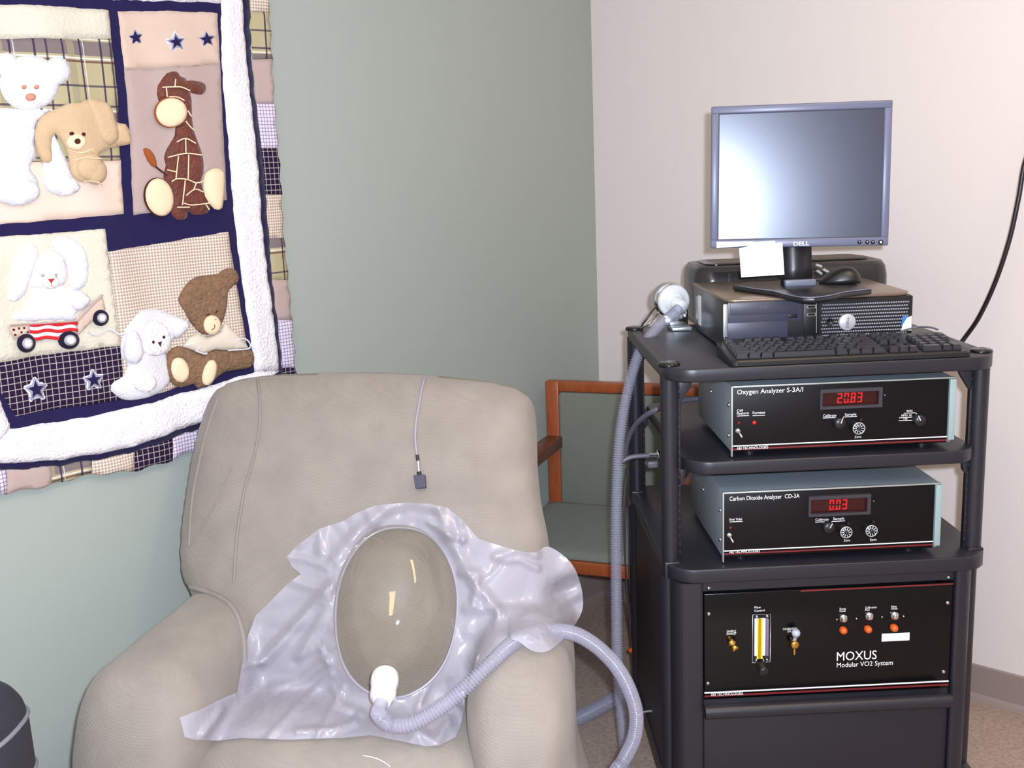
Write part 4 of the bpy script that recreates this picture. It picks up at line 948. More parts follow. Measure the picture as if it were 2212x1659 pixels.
knob(o2, *Z5(1196, 400), y, .0125, .014, 20); knob(o2, *Z5(1296, 424), y, .0125, .018, None, True); txt('Zero', Z5(1272, 478), Z5(1310, 0), 5, y, o2)
txt('%O2', Z5(1560, 334), Z5(1594, 0), 4.4, y, o2); txt('PPM 10', Z5(1533, 359), Z5(1590, 0), 4.4, y, o2); txt('10', Z5(1545, 377), Z5(1565, 0), 3.6, y, o2)
knob(o2, *Z5(1640, 384), y, .0125, .014, -25); txt('AEI TECHNOLOGIES', Z5(620, 543), Z5(794, 0), 6, y, o2, 0, .0016)
o = CART.p(*Z5(1440, 240), y); build('small_screw', MB().ball((o[0], y, o[1]), .0016, 6), 'chrome', o2)
YC = YA + .004
c2, x0, x1, z0, z1 = analyser('gas_analyser', 'grey and black carbon dioxide analyser with lit red display on the cabinet top', (1560, 1063), (2026, 1192), YC, .34, z3)
front(c2, x0, x1, z0, z1, YC, 1178)
y = YC - .003
txt('Carbon Dioxide Analyzer  CD-3A', Z5(580, 826), Z5(967, 0), 9, y, c2, 0)
display(c2, Z5(1012, 796), Z5(1352, 892), y, '0.03')
txt('End Tidal', Z5(580, 936), Z5(648, 0), 5, y, c2)
line(c2, [[Z5(580, 943), Z5(652, 940)], [Z5(1054, 944), Z5(1126, 941), Z5(1136, 954)], [Z5(1140, 952), Z5(1148, 940), Z5(1220, 937)]], y - .0004)
led(c2, *Z5(585, 976), y, 'red_dull'); toggle(c2, *Z5(577, 1016), y)
txt('Calibrate', Z5(1056, 938), Z5(1128, 0), 5.5, y, c2); txt('Sample', Z5(1154, 932), Z5(1216, 0), 5.5, y, c2)
knob(c2, *Z5(1134, 980), y, .0125, .014, 30); knob(c2, *Z5(1226, 1000), y, .0125, .018, None, True); knob(c2, *Z5(1366, 992), y, .0125, .018, None, True)
txt('Zero', Z5(1212, 1052), Z5(1248, 0), 5, y, c2); txt('Span', Z5(1358, 1047), Z5(1394, 0), 5, y, c2)
txt('AEI TECHNOLOGIES', Z5(578, 1118), Z5(748, 0), 6, y, c2, 0, .0016)
o = CART.p(*Z5(1378, 828), y); build('small_screw', MB().ball((o[0], y, o[1]), .0016, 6), 'chrome', c2)
# ------------------------------------------------------------------ rack module in the cabinet
def Z6(x, y): return (1340 + x / 2.537, 1180 + y / 2.537)
YM = SF + .004
mx0, mz1 = CART.p(1521, 1284, YM); mx1, _ = CART.p(2059, 1257, YM); _, mz0 = CART.p(1521, 1512, YM)
mod = thing('rack_module', 'black rack control panel with flow tube and switches in the cart cabinet', 'control panel', CART, ((mx0 + mx1) / 2, SF + .14, mz0))
mx0 = max(mx0, xl1 + .001); mx1 = min(mx1, xr0 - .001)
build('front_panel', MB().box(mx0, mx1, YM, YM + .006, mz0, mz1, .0012), 'rack_black', mod)
build('chassis', MB().box(mx0 + .025, mx1 - .025, YM + .006, YM + .26, mz0 + .006, mz1 - .006), 'cart_dark', mod)
y = YM
zl = CART.p(1780, 1484, y)[1]
build('white_stripe', MB().box(mx0, mx1, y - .001, y, zl - .0014, zl + .0014), 'white_print', mod); build('maroon_stripe', MB().box(mx0, mx1, y - .0008, y, zl - .010, zl - .006), 'maroon', mod)
build('top_edge', MB().box(mx0 + .2, mx1, y - .0008, y, mz1 - .004, mz1 - .001), 'maroon', mod)
for p in ((1531, 1326), (2047, 1302), (1529, 1476), (2038, 1451)): screw(p[0], p[1], y, mod)
txt('MOXUS', Z6(1186, 628), Z6(1404, 0), 19, y, mod, .0); txt('Modular VO2 System', Z6(1186, 664), Z6(1493, 0), 10, y, mod, 0); txt('AEI TECHNOLOGIES', Z6(496, 822), Z6(673, 0), 6.5, y, mod, 0, .0016)
for s, a, b in (('Flow', (735, 341), (770, 0)), ('Control', (735, 359), (791, 0)), ('SAMPLE', (583, 473), (634, 0)), ('EXHAUST', (583, 486), (636, 0)), ('CALIBRATION', (891, 460), (968, 0)), ('GAS', (916, 472), (936, 0)), ('Pump', (1202, 349), (1236, 0)), ('Power', (1202, 361), (1236, 0)), ('Calibration', (1342, 342), (1405, 0)), ('Port', (1342, 355), (1366, 0)), ('Main', (1486, 337), (1514, 0)), ('Power', (1486, 348), (1520, 0))): txt(s, Z6(*a), Z6(*b), 4.6, y, mod)
def lathe_at(name, px, py, prof, L, m, parent, n=20, tilt=(0, 0)):
    x, z = CART.p(px, py, y - L * .6); return build(name, MB().lathe(prof, (x, y, z), (x + tilt[0], y - L, z + tilt[1]), n, False), m, parent)
# flow tube
fx0, fz1 = CART.p(*Z6(722, 371), y); fx1, fz0 = CART.p(*Z6(818, 628), y)
fm = build('flow_meter', MB().box(fx0, fx1, y - .004, y, fz0, fz1, .001), 'gloss_black', mod)
build('frame_edge', MB().tube([(fx0, y - .0045, fz0), (fx1, y - .0045, fz0), (fx1, y - .0045, fz1), (fx0, y - .0045, fz1), (fx0, y - .0045, fz0)], .0007, 4), 'alu', fm)
M['yellow'] = mat('yellow_scale', (240, 214, 60), .4); M['yellow_dark'] = mat('amber_tube', (176, 134, 10), .25); M['scale_white'] = mat('white_scale', (232, 232, 246), .4)
w_ = fx1 - fx0; za, zb = fz0 + .016, fz1 - .008
build('scale_plate', MB().box(fx0 + w_ * .10, fx0 + w_ * .70, y - .0075, y - .004, za, zb), 'scale_white', fm)
build('yellow_band', MB().box(fx0 + w_ * .22, fx0 + w_ * .54, y - .0085, y - .0074, za - .006, zb), 'yellow', fm)
build('tube', MB().cyl((fx0 + w_ * .37, y - .009, za - .004), (fx0 + w_ * .37, y - .009, zb), .0026, n=14), 'yellow_dark', fm)
mb = MB()
for k in range(18): mb.box(fx0 + w_ * .45, fx0 + w_ * (.53 if k % 3 == 0 else .50), y - .0088, y - .0084, za + .004 + k * (zb - za - .008) / 18, za + .0046 + k * (zb - za - .008) / 18)
build('scale_marks', mb, 'black', fm)
M['acrylic'] = mat('smoky_acrylic_block', (118, 108, 132), .12)
build('block_edge', MB().box(fx0 + w_ * .72, fx0 + w_ * .86, y - .012, y - .004, za, zb, .001), 'acrylic', fm)
for a in (.22, .80):
    for b in (fz0 + .006, fz1 - .004): build('screw', MB().lathe([(0, .0032), (.6, .0032), (1, .0018), (1, 0)], (fx0 + w_ * a, y - .004, b), (fx0 + w_ * a, y - .0085, b), 12, False), 'chrome', fm)
x, z = CART.p(*Z6(765, 640), y)
kn = build('valve_knob', MB().lathe([(0, .006), (.2, .006), (.2, .0105), (.95, .0105), (1, .008), (1, 0)], (x, y, z + .004), (x, y - .034, z - .006), 20, False), 'black', fm)
build('valve_stem', MB().cyl((x + .003, y - .006, z + .016), (x + .010, y - .020, z - .004), .0012, n=8), 'chrome', fm)
# brass fittings
x, z = CART.p(*Z6(605, 520), y)
bf = build('hose_barb', MB().lathe([(0, .006), (.25, .006), (.25, .0085), (.55, .0085), (.55, .006), (.7, .007), (.95, .0075), (1, .006), (1, 0)], (x - .004, y, z + .007), (x + .004, y - .028, z - .007), 8, False), 'brass', mod)
x, z = CART.p(*Z6(940, 512), y)
bf = build('gas_valve', MB().lathe([(0, .005), (.4, .005), (.4, .0095), (.9, .0095), (1, .006), (1, 0)], (x, y, z), (x, y - .026, z - .002), 8, False).cyl((x, y - .018, z - .008), (x, y - .018, z - .024), .003, n=12), 'brass', mod)
M['steel_grey'] = mat('pale_grey_lever', (170, 176, 190), .35)
build('lever', MB().cyl((x, y - .018, z + .006), (x + .001, y - .024, z + .022), .0038, n=12).lathe([(0, 0), (0, .008), (.6, .009), (1, .006), (1, 0)], (x + .001, y - .022, z + .020), (x + .0015, y - .026, z + .032), 16, False), 'steel_grey', bf)
# switches with amber lamps
for i, (a, b) in enumerate((((1226, 400), (1226, 466)), ((1368, 388), (1362, 460)), ((1508, 385), (1505, 452)))):
    px, py = Z6(*a); sw = lathe_at('push_button', px, py, [(0, .0088), (.3, .0088), (.5, .0078), (.5, .0060), (.9, .0058), (1, .004), (1, 0)], .013, 'chrome', mod)
    px, py = Z6(*b); lathe_at('amber_lamp', px, py, [(0, .0078), (.4, .0078), (.75, .0064), (.95, .003), (1, 0)], .013, 'orange', mod)
for px, py in ((1186, 402), (1294, 396), (1434, 388), (1552, 384)): x, z = CART.p(*Z6(px, py), y); build('small_screw', MB().ball((x, y, z), .0022, 6), 'chrome', mod)
x0, z1 = CART.p(*Z6(1433, 482), y); x1, z0 = CART.p(*Z6(1583, 519), y); st = build('sticker', MB().box(x0, x1, y - .0009, y, z0 + .002, z1 + .001), 'paper', mod, 'white label strip')
M['faint_ink'] = mat('faint_grey_ink', (176, 172, 182), .7); letters('DO NOT TURN OFF', CART, Z6(1444, 0)[0], Z6(0, 505)[1], Z6(1574, 0)[0], y - .0013, 4, 'faint_ink', st)
# ------------------------------------------------------------------ desktop computer
pc = thing('desktop_computer', 'black flat desktop computer with bronze grey lid on the cart top shelf', 'computer', CART, (.2, .17, SH))
M['lid'] = mat('bronze_grey_lid', (124, 106, 92), .28, metal=.35); M['pc_side'] = mat('dark_metal_side', (58, 57, 60), .3, metal=.4); M['bay'] = mat('dark_grey_bay', (62, 63, 78), .4, bump=(900, .15, .0004))
PH, PW, PD = .114, .399, .353; S = SH
body = build('case', MB().box(.004, PW - .002, .012, PD, S + .004, S + PH - .006, .002), 'pc_side', pc)
build('lid', MB().prism([(.0, PD), (.002, .022), (.008, .006), (.020, .001), (PW - .035, .001), (PW - .012, .008), (PW - .001, .030), (PW, PD)][::-1], S + PH - .007, S + PH, .0025, plane='xy'), 'lid', pc, 'bronze grey lid')
for a in (.03, .36):
    for b in (.04, .31): build('foot', MB().cyl((a, b, S), (a, b, S + .006), .010, n=14), 'black', pc)
bez = build('front_bezel', MB().box(.001, PW - .001, .002, .014, S + .003, S + PH - .007, .003), 'black', pc)
def Zp(x, y): return (1480 + x / 4.254, 540 + y / 4.254)
YP = .002
P2 = lambda a, b: CART.p(*Zp(a, b), YP)
def rect(name, a, b, d, m, parent, bev=.0006, lab=None):
    x0, z1 = P2(*a); x1, z0 = P2(*b); return build(name, MB().box(min(x0, x1), max(x0, x1), YP - d, YP + .002, min(z0, z1), max(z0, z1), bev), m, parent, lab)
dv = rect('disc_drive', (392, 486), (1066, 645), .0012, 'bay', bez); rect('drive_tray', (412, 490), (1034, 575), .0022, 'bay', dv); rect('eject_button', (944, 592), (1028, 620), .0026, 'black', dv)
M['grey_ink'] = mat('dull_grey_ink', (96, 96, 108), .5); letters('DVD', CART, Zp(690, 0)[0], Zp(0, 540)[1], Zp(755, 0)[0], YP - .0028, 6, 'grey_ink', dv)
rect('floppy_bay', (388, 672), (940, 800), .0012, 'bay', bez); rect('side_strip', (350, 500), (386, 800), .0016, 'alu', bez, lab='grey metallic strip')
rect('port_panel', (1090, 488), (1230, 780), .0010, 'black', bez)
for yy in (520, 592):
    x, z = P2(1160, yy); build('usb_port', MB().box(x - .009, x + .009, YP - .0018, YP, z - .0035, z + .0035).box(x - .011, x - .008, YP - .0022, YP, z - .002, z + .001), 'chrome', bez); build('usb_slot', MB().box(x - .007, x + .007, YP - .0024, YP - .001, z - .0022, z + .0022), 'gloss_black', bez)
build('edge_line', MB().tube([(P2(1205, 490)[0], YP - .001, P2(1205, 490)[1]), (P2(1205, 760)[0], YP - .001, P2(1205, 760)[1])], .0007, 6), 'alu', bez)
# honeycomb grille
g0, gz1 = P2(1262, 492); g1, gz0 = P2(2050, 770); mb = MB(); nx, nz = 37, 10
for i in range(nx):
    for j in range(nz):
        x = g0 + (i + .5 * (j % 2)) * (g1 - g0) / nx; z = gz0 + (j + .5) * (gz1 - gz0) / nz
        mb.add([(x - .0026, YP, z), (x, YP, z - .0022), (x + .0026, YP, z), (x, YP, z + .0022), (x - .0004, YP - .002, z + .0006)], [(0, 1, 4), (1, 2, 4), (2, 3, 4), (3, 0, 4)], False)
M['grille_metal'] = mat('grille_metal', (186, 186, 200), .35, metal=.3)
build('vent_grille', mb, 'grille_metal', bez, 'dotted metal vent grille', kind='stuff')
x, z = P2(1325, 662); build('power_button', MB().lathe([(0, .0085), (1, .0085), (1, .0068), (.5, .006), (.5, 0)], (x, YP, z), (x, YP - .004, z), 20, False), 'black', bez)
x, z = P2(1486, 661); M['silver'] = mat('satin_silver', (200, 198, 204), .35, metal=.3)
bd = build('round_badge', MB().lathe([(0, .0178), (.7, .0178), (1, .0165), (1, 0)], (x, YP, z), (x, YP - .0045, z), 36, False), 'silver', bez, 'round silver badge')
def letters_rot(s, x, z, y, h, wid, material, parent):       # lettering that reads upwards
    o = letters(s, CART, 1000, 1000, 1100, y, 30, material, parent); me = o.data; n = len(me.vertices)
    b = BASE[o.name]; xs = [v.co.x for v in me.vertices]; zs = [v.co.z for v in me.vertices]; x0, x1, z0, z1 = min(xs), max(xs), min(zs), max(zs)
    for v in me.vertices:
        u = (v.co.x - x0) / (x1 - x0) - .5; w = (v.co.z - z0) / (z1 - z0) - .5
        v.co = Vector((x - w * h, y, z + u * wid)) - b
M['navy_ink'] = mat('dark_ink', (52, 50, 84), .5); letters_rot('DELL', x, z, YP - .0049, .0052, .022, 'navy_ink', bd)
M['sticker_blue'] = mat('blue_sticker', (60, 120, 190), .3)
x0, z1 = P2(1986, 608); x1, z0 = P2(2074, 738)
sk = build('processor_sticker', MB().prism([(x0, z0), (x1, z0), (x1, z1), (x0 + (x1 - x0) * .55, z1 - (z1 - z0) * .1), (x0 + (x1 - x0) * .15, z1 - (z1 - z0) * .55)], YP - .0024, YP - .0014), 'paper', bez, 'white and blue case sticker')
build('blue_corner', MB().prism([(x0, z0 + (z1 - z0) * .3), (x0 + (x1 - x0) * .15, z1 - (z1 - z0) * .55), (x0 + (x1 - x0) * .55, z1 - (z1 - z0) * .1), (x0 + (x1 - x0) * .6, z1), (x0 + .002, z1)], YP - .0026, YP - .0014), 'sticker_blue', sk)
build('vertical_slots', MB().box(-.0002, .002, .008, .010, S + .02, S + .075), 'alu', bez)
build('side_label', MB().box(-.0004 + .004, .0045, .27, .30, S + .02, S + .09), 'paper', body, 'white barcode label'); build('side_label', MB().box(.0035, .0045, .315, .33, S + .03, S + .085), 'alu', body)
# ------------------------------------------------------------------ monitor
mon = thing('computer_monitor', 'square flat computer monitor with grey blue frame standing on the desktop computer', 'monitor', CART, (.19, .1, S + PH))
M['mon_frame'] = mat('grey_blue_frame', (96, 100, 124), .36); M['mon_dark'] = mat('black_stand', (30, 29, 34), .34)
t = NT('matte_screen'); t.b.inputs['Base Color'].default_value = lin((30, 30, 48)); t.b.inputs['IOR'].default_value = 1.5; t.b.inputs['Specular Tint'].default_value = (.86, .89, 1, 1); t.b.inputs['Roughness'].default_value = .27; t.b.inputs['Specular IOR Level'].default_value = .95; M['screen'] = t.m
M['screen_edge'] = mat('dark_screen_edge', (36, 26, 40), .5)
YMo = .095
mx, mz = CART.p(1536, 228, YMo); nx_, nz_ = CART.p(1924, 528, YMo)
top_l, top_r, bot_l, bot_r = [CART.p(*p, YMo) for p in ((1536, 228), (1924, 217), (1540, 537), (1924, 528))]
MW = ((top_r[0] - top_l[0]) + (bot_r[0] - bot_l[0])) / 2; MH = ((top_l[1] - bot_l[1]) + (top_r[1] - bot_r[1])) / 2
mcx = (top_l[0] + top_r[0] + bot_l[0] + bot_r[0]) / 4; mcx -= .004; mcz = (top_l[1] + top_r[1] + bot_l[1] + bot_r[1]) / 4
MROT, MTURN, MTILT = math.radians(-.55), math.radians(-10.5), math.radians(3.0)       # slight lean and turn of the head
def mloc(a, y, b):         # head coordinates (a right, y back, b up) -> cart
    aa = a * math.cos(MROT) - b * math.sin(MROT); bb = a * math.sin(MROT) + b * math.cos(MROT)
    y, bb = y * math.cos(MTILT) + bb * math.sin(MTILT), bb * math.cos(MTILT) - y * math.sin(MTILT)
    return (mcx + aa * math.cos(MTURN) - y * math.sin(MTURN), YMo + aa * math.sin(MTURN) + y * math.cos(MTURN), mcz + bb)
def headed(mb): mb.v = [mloc(*v) for v in mb.v]; return mb
MW *= .970; MH /= math.cos(MTILT); w2, h2 = MW / 2, MH / 2
class HeadFrame:           # photo point on the face of the monitor head -> head coordinates
    def p(s, px, py, y):
        o = CART.w(*mloc(0, y, 0)); ex = CART.w(*mloc(1, y, 0)) - o; ez = CART.w(*mloc(0, y, 1)) - o; n = ex.cross(ez); d = ray(px, py); q = CAM + d * ((o - CAM).dot(n) / d.dot(n)) - o
        return q.dot(ex), q.dot(ez)
HEAD = HeadFrame()
bl, bt, bb_ = .0165, .0165, .0185
sx0, sx1, sz0, sz1 = -w2 + bl, w2 - bl, -h2 + bb_, h2 - bt
fb = MB().box(-w2, w2, 0, .016, sz1, h2, .003).box(-w2, w2, 0, .016, -h2, sz0, .003).box(-w2, sx0, 0, .016, sz0 - .002, sz1 + .002, .003).box(sx1, w2, 0, .016, sz0 - .002, sz1 + .002, .003)
frm = build('frame', headed(fb), 'mon_frame', mon)
build('screen_edge', headed(MB().box(sx0 - .0006, sx1 + .0006, .0030, .010, sz0 - .0006, sz1 + .0006)), 'screen_edge', frm)
build('screen', headed(MB().box(sx0 + .0012, sx1 - .0012, .0022, .008, sz0 + .0012, sz1 - .0012)), 'screen', mon)
build('back_shell', headed(MB().loft([[(a * w2 * s, y, b * h2 * s) for a, b in rrect(-1, 1, -1, 1, .06, 4)] for y, s in ((.014, .985), (.030, .97), (.045, .86), (.058, .62))])), 'mon_dark', mon)
def Zm(x, y): return (1480 + x / 3.686, 190 + y / 3.686)
def hp2(px, py, off=-.0006): x, z = CART.p(px, py, YMo + .003); return x, z
o = letters('DELL', HEAD, Zm(862, 0)[0], Zm(0, 1255)[1], Zm(988, 0)[0], -.0006, 8.5, 'white_print', frm, bold=.02, xf=mloc)
for k, xx in enumerate((1388, 1450, 1495, 1558)):
    a, b = HEAD.p(*Zm(xx, 1228), 0); r = .0042 if k < 3 else .0052
    bt_ = build('button', headed(MB().lathe([(0, r), (.6, r), (1, .003), (1, 0)], (a, .001, b), (a, -.0022, b), 16, False)), 'gloss_black', frm)
    if k == 3: build('power_light', headed(MB().ball((a, -.0022, b), (.0025, .0008, .0025), 8)), 'white_print', frm)
    else: build('button_mark', headed(MB().box(a - .0012, a + .0012, -.0026, -.002, b, b + .0014)), 'white_print', frm)
# stand: neck and base
n0 = CART.p(*Zm(783, 1290), .10); n1 = CART.p(*Zm(1018, 1290), .10)
S2 = S + PH
build('neck', MB().loft([[(n0[0] + .0, y, z), (n1[0], y, z), (n1[0], y + .022, z), (n0[0], y + .022, z)] for y, z in ((.098, S2 + .012), (.104, S2 + .05), (.112, S2 + .10), (.125, S2 + .15), (.135, S2 + .2))]), 'mon_dark', mon)
bs_px = [Zm(430, 1580), Zm(560, 1600), Zm(700, 1618), Zm(800, 1645), Zm(930, 1668), Zm(1040, 1668), Zm(1170, 1650), Zm(1280, 1625), Zm(1490, 1600)]
bpts = [CART.pz(*p, S2 + .012) for p in bs_px]
outl = bpts + [(bpts[-1][0] - .0, .17), (bpts[-1][0] - .03, .20), (bpts[0][0] + .03, .20), (bpts[0][0] - .008, .16)]
bs = build('stand_base', MB().prism(outl, S2 + .0005, S2 + .013, .004, plane='xy'), 'mon_dark', mon)
M['lip'] = mat('grey_lip', (110, 116, 134), .35)
l0 = CART.p(*Zm(795, 1540), .09); l1 = CART.p(*Zm(1040, 1540), .09)
build('neck_foot', MB().box(l0[0], l1[0], .086, .104, S2 + .012, S2 + .026, .002), 'lip', bs, 'grey foot of the neck')
edge = [Vector((a, b - .0005, S2 + .0125)) for a, b in bpts]; build('edge_line', MB().tube(spline(edge, .01), .0012, 6), 'lip', bs)
# note and label strip taped to the monitor
def sheet(name, quad, y, m, label, cat, thick=.0006):
    P = [HEAD.p(*p, y) for p in quad]; mb = headed(MB().prism(P, y - thick, y)); c = sum((Vector(v) for v in mb.v), Vector()) / len(mb.v)
    t_ = build(name, mb, m, off=c); t_.location = CART.w(*c); t_.rotation_euler.z = CART.ang; return tag(t_, label, cat)
sheet('paper_note', [Zm(430, 1277), Zm(545, 1250), Zm(774, 1232), Zm(790, 1486), Zm(446, 1508)], -.0022, 'paper', 'square white paper note hanging from the lower edge of the monitor', 'note')
sheet('label_strip', [Zm(250, 1275), Zm(252, 1224), Zm(545, 1222), Zm(546, 1252)], -.0004, 'paper', 'white label strip stuck on the lower left of the monitor frame', 'label', .0005)
sheet('tape_strip', [Zm(546, 1250), Zm(545, 1226), Zm(716, 1216), Zm(716, 1236)], -.0012, mat('pale_tape', (214, 214, 226), .35), 'strip of pale tape holding the note on the monitor', 'tape', .0005)
# ------------------------------------------------------------------ keyboard
kb = thing('keyboard', 'black full size computer keyboard lying at the front of the cart top', 'keyboard', CART, (.22, -.08, SH))
kx0, kx1, ky0, ky1 = -.022, .457, -.153, -.006
def kz(y): return SH + .012 + (y - ky0) * .115
def ktop(mb): return mb
mb = MB(); outl = rrect(kx0, kx1, ky0, ky1, .012, 5)
mb.loft([[(a, b, SH + .0015) for a, b in outl], [(a, b, kz(b) - .003) for a, b in outl], [(a + (.003 if a < .2 else -.003), b + (.003 if b < -.08 else -.003), kz(b)) for a, b in outl]]); mb.sm = [False] * len(mb.sm)
build('keyboard_base', mb, 'black', kb)
keymesh = {}
def key(x, y, w, d=.0165):
    z = kz(y + d / 2) + .0002
    k_ = (round(w, 4), round(d, 4))
    if k_ not in keymesh:
        m_ = MB(); h = .0102; i = .0032
        m_.loft([[(0, 0, 0), (w, 0, 0), (w, d, d * .115), (0, d, d * .115)], [(.0004, .0004, .003), (w - .0004, .0004, .003), (w - .0004, d - .0004, .003 + d * .115), (.0004, d - .0004, .003 + d * .115)], [(i, i * .8, h), (w - i, i * .8, h), (w - i, d - i * 1.4, h + .0012), (i, d - i * 1.4, h + .0012)]]); m_.sm = [False] * len(m_.sm)
        o = build('key', m_, 'key', None); o.parent = kb; keymesh[k_] = o
    else:
        o = keymesh[k_].copy(); COL.objects.link(o)
    o.location = Vector((x, y, z - d * .0575)) - BASE[kb.name]
u_ = .0199; gx = .0010
rows_y = [ky0 + .012 + r * .0188 for r in range(5)] + [ky0 + .012 + 5 * .0188 + .009]
X0 = kx0 + .012
def run(y, x, ws):
    for w in ws:
        if w < 0: x += -w * u_; continue
        key(x + gx, y, w * u_ - 2 * gx); x += w * u_
run(rows_y[0], X0, [1.25, 1.25, 1.25, 6.25, 1.25, 1.25, 1.25, 1.25]); run(rows_y[1], X0, [2.25] + [1] * 10 + [2.75]); run(rows_y[2], X0, [1.75] + [1] * 11 + [2.25])
run(rows_y[3], X0, [1.5] + [1] * 12 + [1.5]); run(rows_y[4], X0, [1] * 13 + [2]); run(rows_y[5], X0, [1, -1, 1, 1, 1, 1, -.5, 1, 1, 1, 1, -.5, 1, 1, 1, 1])
X1 = X0 + 15.35 * u_
run(rows_y[0], X1, [1, 1, 1]); run(rows_y[1], X1, [-1, 1]); run(rows_y[3], X1, [1, 1, 1]); run(rows_y[4], X1, [1, 1, 1]); run(rows_y[5], X1, [1, 1, 1])
X2 = X1 + 3.35 * u_
run(rows_y[0], X2, [2, 1]); run(rows_y[1], X2, [1, 1, 1]); run(rows_y[2], X2, [1, 1, 1]); run(rows_y[3], X2, [1, 1, 1, 1]); run(rows_y[4], X2, [1, 1, 1, 1])
for a, b in ((rows_y[0], rows_y[1]), (rows_y[2], rows_y[3])): key(X2 + 3 * u_ + gx, a, u_ - 2 * gx, .0165 + (b - a) - 0) if a == rows_y[0] else None
C = lambda px, py, v: (lambda q: CART.w(q[0], v, q[1]))(CART.p(px, py, v))
cable('keyboard_cable', [C(1945, 716, -.012), C(1962, 711, -.012), C(1985, 706, -.012), C(2010, 707, -.010), C(2026, 712, -.008)], .0022, 'cable_grey', 'thin grey keyboard cable arching over the numeric keys')
# ------------------------------------------------------------------ mouse on the stand
ms = thing('computer_mouse', 'black computer mouse resting on the foot of the monitor', 'mouse', CART, (.27, .10, S2 + .013))
a0 = CART.pz(*Zm(1085, 1560), S2 + .013); a1 = CART.pz(*Zm(1485, 1575), S2 + .013)
mcx_, mcy_ = (a0[0] + a1[0]) / 2 - .002, .105; L2 = (a1[0] - a0[0]) / 2
rings = []
for i in range(21):
    t_ = -1 + 2 * i / 20; wy = .031 * math.sqrt(max(.0006, 1 - abs(t_) ** 2.6)); hh = (.036 * (1 - ((t_ - .28) / 1.32) ** 2) if t_ < .28 else .036 * max(.25, 1 - ((t_ - .28) / .86) ** 2.4)); hh = max(.006, hh)
    rings.append([(mcx_ + L2 * t_, mcy_ + wy * math.copysign(abs(math.cos(g)) ** .85, math.cos(g)) - .01 * t_, S2 + .0135 + hh * max(0, math.sin(g)) ** .8) for g in [2 * math.pi * k / 28 for k in range(28)]])
bd_ = build('body', MB().loft(rings), 'black', ms)
cable('mouse_cable', [CART.w(mcx_ - L2 * .98, mcy_ + .012, S2 + .018), CART.w(mcx_ - L2 * 1.1, mcy_ + .05, S2 + .018), CART.w(mcx_ - L2 * .6, mcy_ + .10, S2 + .017), CART.w(mcx_ - L2 * .3, .225, S2 + .003), CART.w(mcx_ + L2 * .6, .25, S2 + .003), CART.w(mcx_ + L2 * 1.0, .30, S2 + .003), CART.w(mcx_ + L2 * 1.1, PD + .004, S2 - .01)], .002, 'cable_black', 'black mouse cable trailing behind the mouse over the computer lid')
# ------------------------------------------------------------------ printer behind
pr = thing('portable_printer', 'low black printer with rounded corners standing behind the desktop computer', 'printer', CART, (.22, .45, SH))
q0 = CART.p(1503, 600, .385); q1 = CART.p(1921, 600, .385); zt_ = CART.p(1700, 571, .385)[1]
px0, px1 = q0[0], q1[0]; M['printer'] = mat('printer_black', (46, 42, 43), .24)
lv = [(SH + .003, .99), (SH + .02, 1), (zt_ - .035, 1.0), (zt_ - .012, .985), (zt_, .955)]
cxp = (px0 + px1) / 2; hw = (px1 - px0) / 2; cyp, hd_ = .475, .110
build('body', MB().loft([[(cxp + a * s, cyp + b * (s if b > 0 else s * 1.0 - (1 - s) * 1.6), z) for a, b in rrect(-hw, hw, -hd_, hd_, .045, 8)] for z, s in lv]), 'printer', pr)
build('top_tray', MB().prism([(p[0], p[1]) for p in rrect(cxp - hw * .86, cxp + hw * .86, cyp - hd_ * .5, cyp + hd_ * .8, .03)], zt_ - .001, zt_ + .004, .001, plane='xy'), 'gloss_black', pr)
c0 = CART.p(*Zm(1140, 1365), .46); c1 = CART.p(*Zm(1330, 1400), .46)
build('lid_tab', MB().box(c0[0], c1[0], .45, .47, zt_ + .002, c0[1], .002), 'black', pr)
build('front_slot', MB().box(px0 + hw * .32, px0 + hw * .335, cyp - hd_ - .0012, cyp - hd_ + .004, zt_ - .034, zt_ - .012), 'chrome', pr)
for k, (a, b) in enumerate((((1030, 1405), (1075, 1420)), ((1035, 1450), (1075, 1478)), ((1085, 1440), (1150, 1476)))):
    p = CART.p(*Zm(*a), .37); q = CART.p(*Zm(*b), .37)
    build('paper_clip', MB().tube([(p[0], .358, p[1]), (q[0], .358, q[1])], .0035, 8), 'silver', pr)
# ------------------------------------------------------------------ flow head with white flange
fh_ = thing('flow_sensor', 'round white flange on a chrome bracket at the rear left of the cart top', 'flow sensor', CART, (-.09, .37, SH))
v_ = .34; x, z = CART.p(1455, 650, v_); xe, ze = CART.p(1470, 660, v_)
build('flange', MB().lathe([(0, .0), (0, .0385), (.55, .0395), (.9, .038), (1, .034), (.92, .022), (1.15, .0215), (1.25, .018), (1.25, 0)], (x, v_ + .02, z), (x + .003, v_, z - .002), 48, False), 'white_plastic', fh_, 'round white flange')
build('hose_socket', MB().lathe([(0, .017), (.9, .0155), (1, .014), (1, 0)], (x + .004, v_ - .004, z - .004), (xe + .002, v_ - .03, ze - .002), 28, False), 'white_plastic', fh_)
build('chrome_ring', MB().lathe([(0, .030), (0, .0415), (.4, .043), (.6, .043), (1, .0415), (1, .030)], (x - .003, v_ + .06, z - .001), (x - .001, v_ + .02, z), 40, False), 'chrome', fh_, 'chrome ring')
mb = MB().box(x - .02, x + .035, v_ + .02, v_ + .05, SH + .010, z - .034, .002); build('bracket', mb, 'chrome', fh_)
bx0 = CART.pz(1440, 708, SH)[0]; build('base_plate', MB().box(bx0 + .002, -.006, v_ - .012, v_ + .062, SH + .0005, SH + .010, .002), 'alu', fh_, 'aluminium base plate')
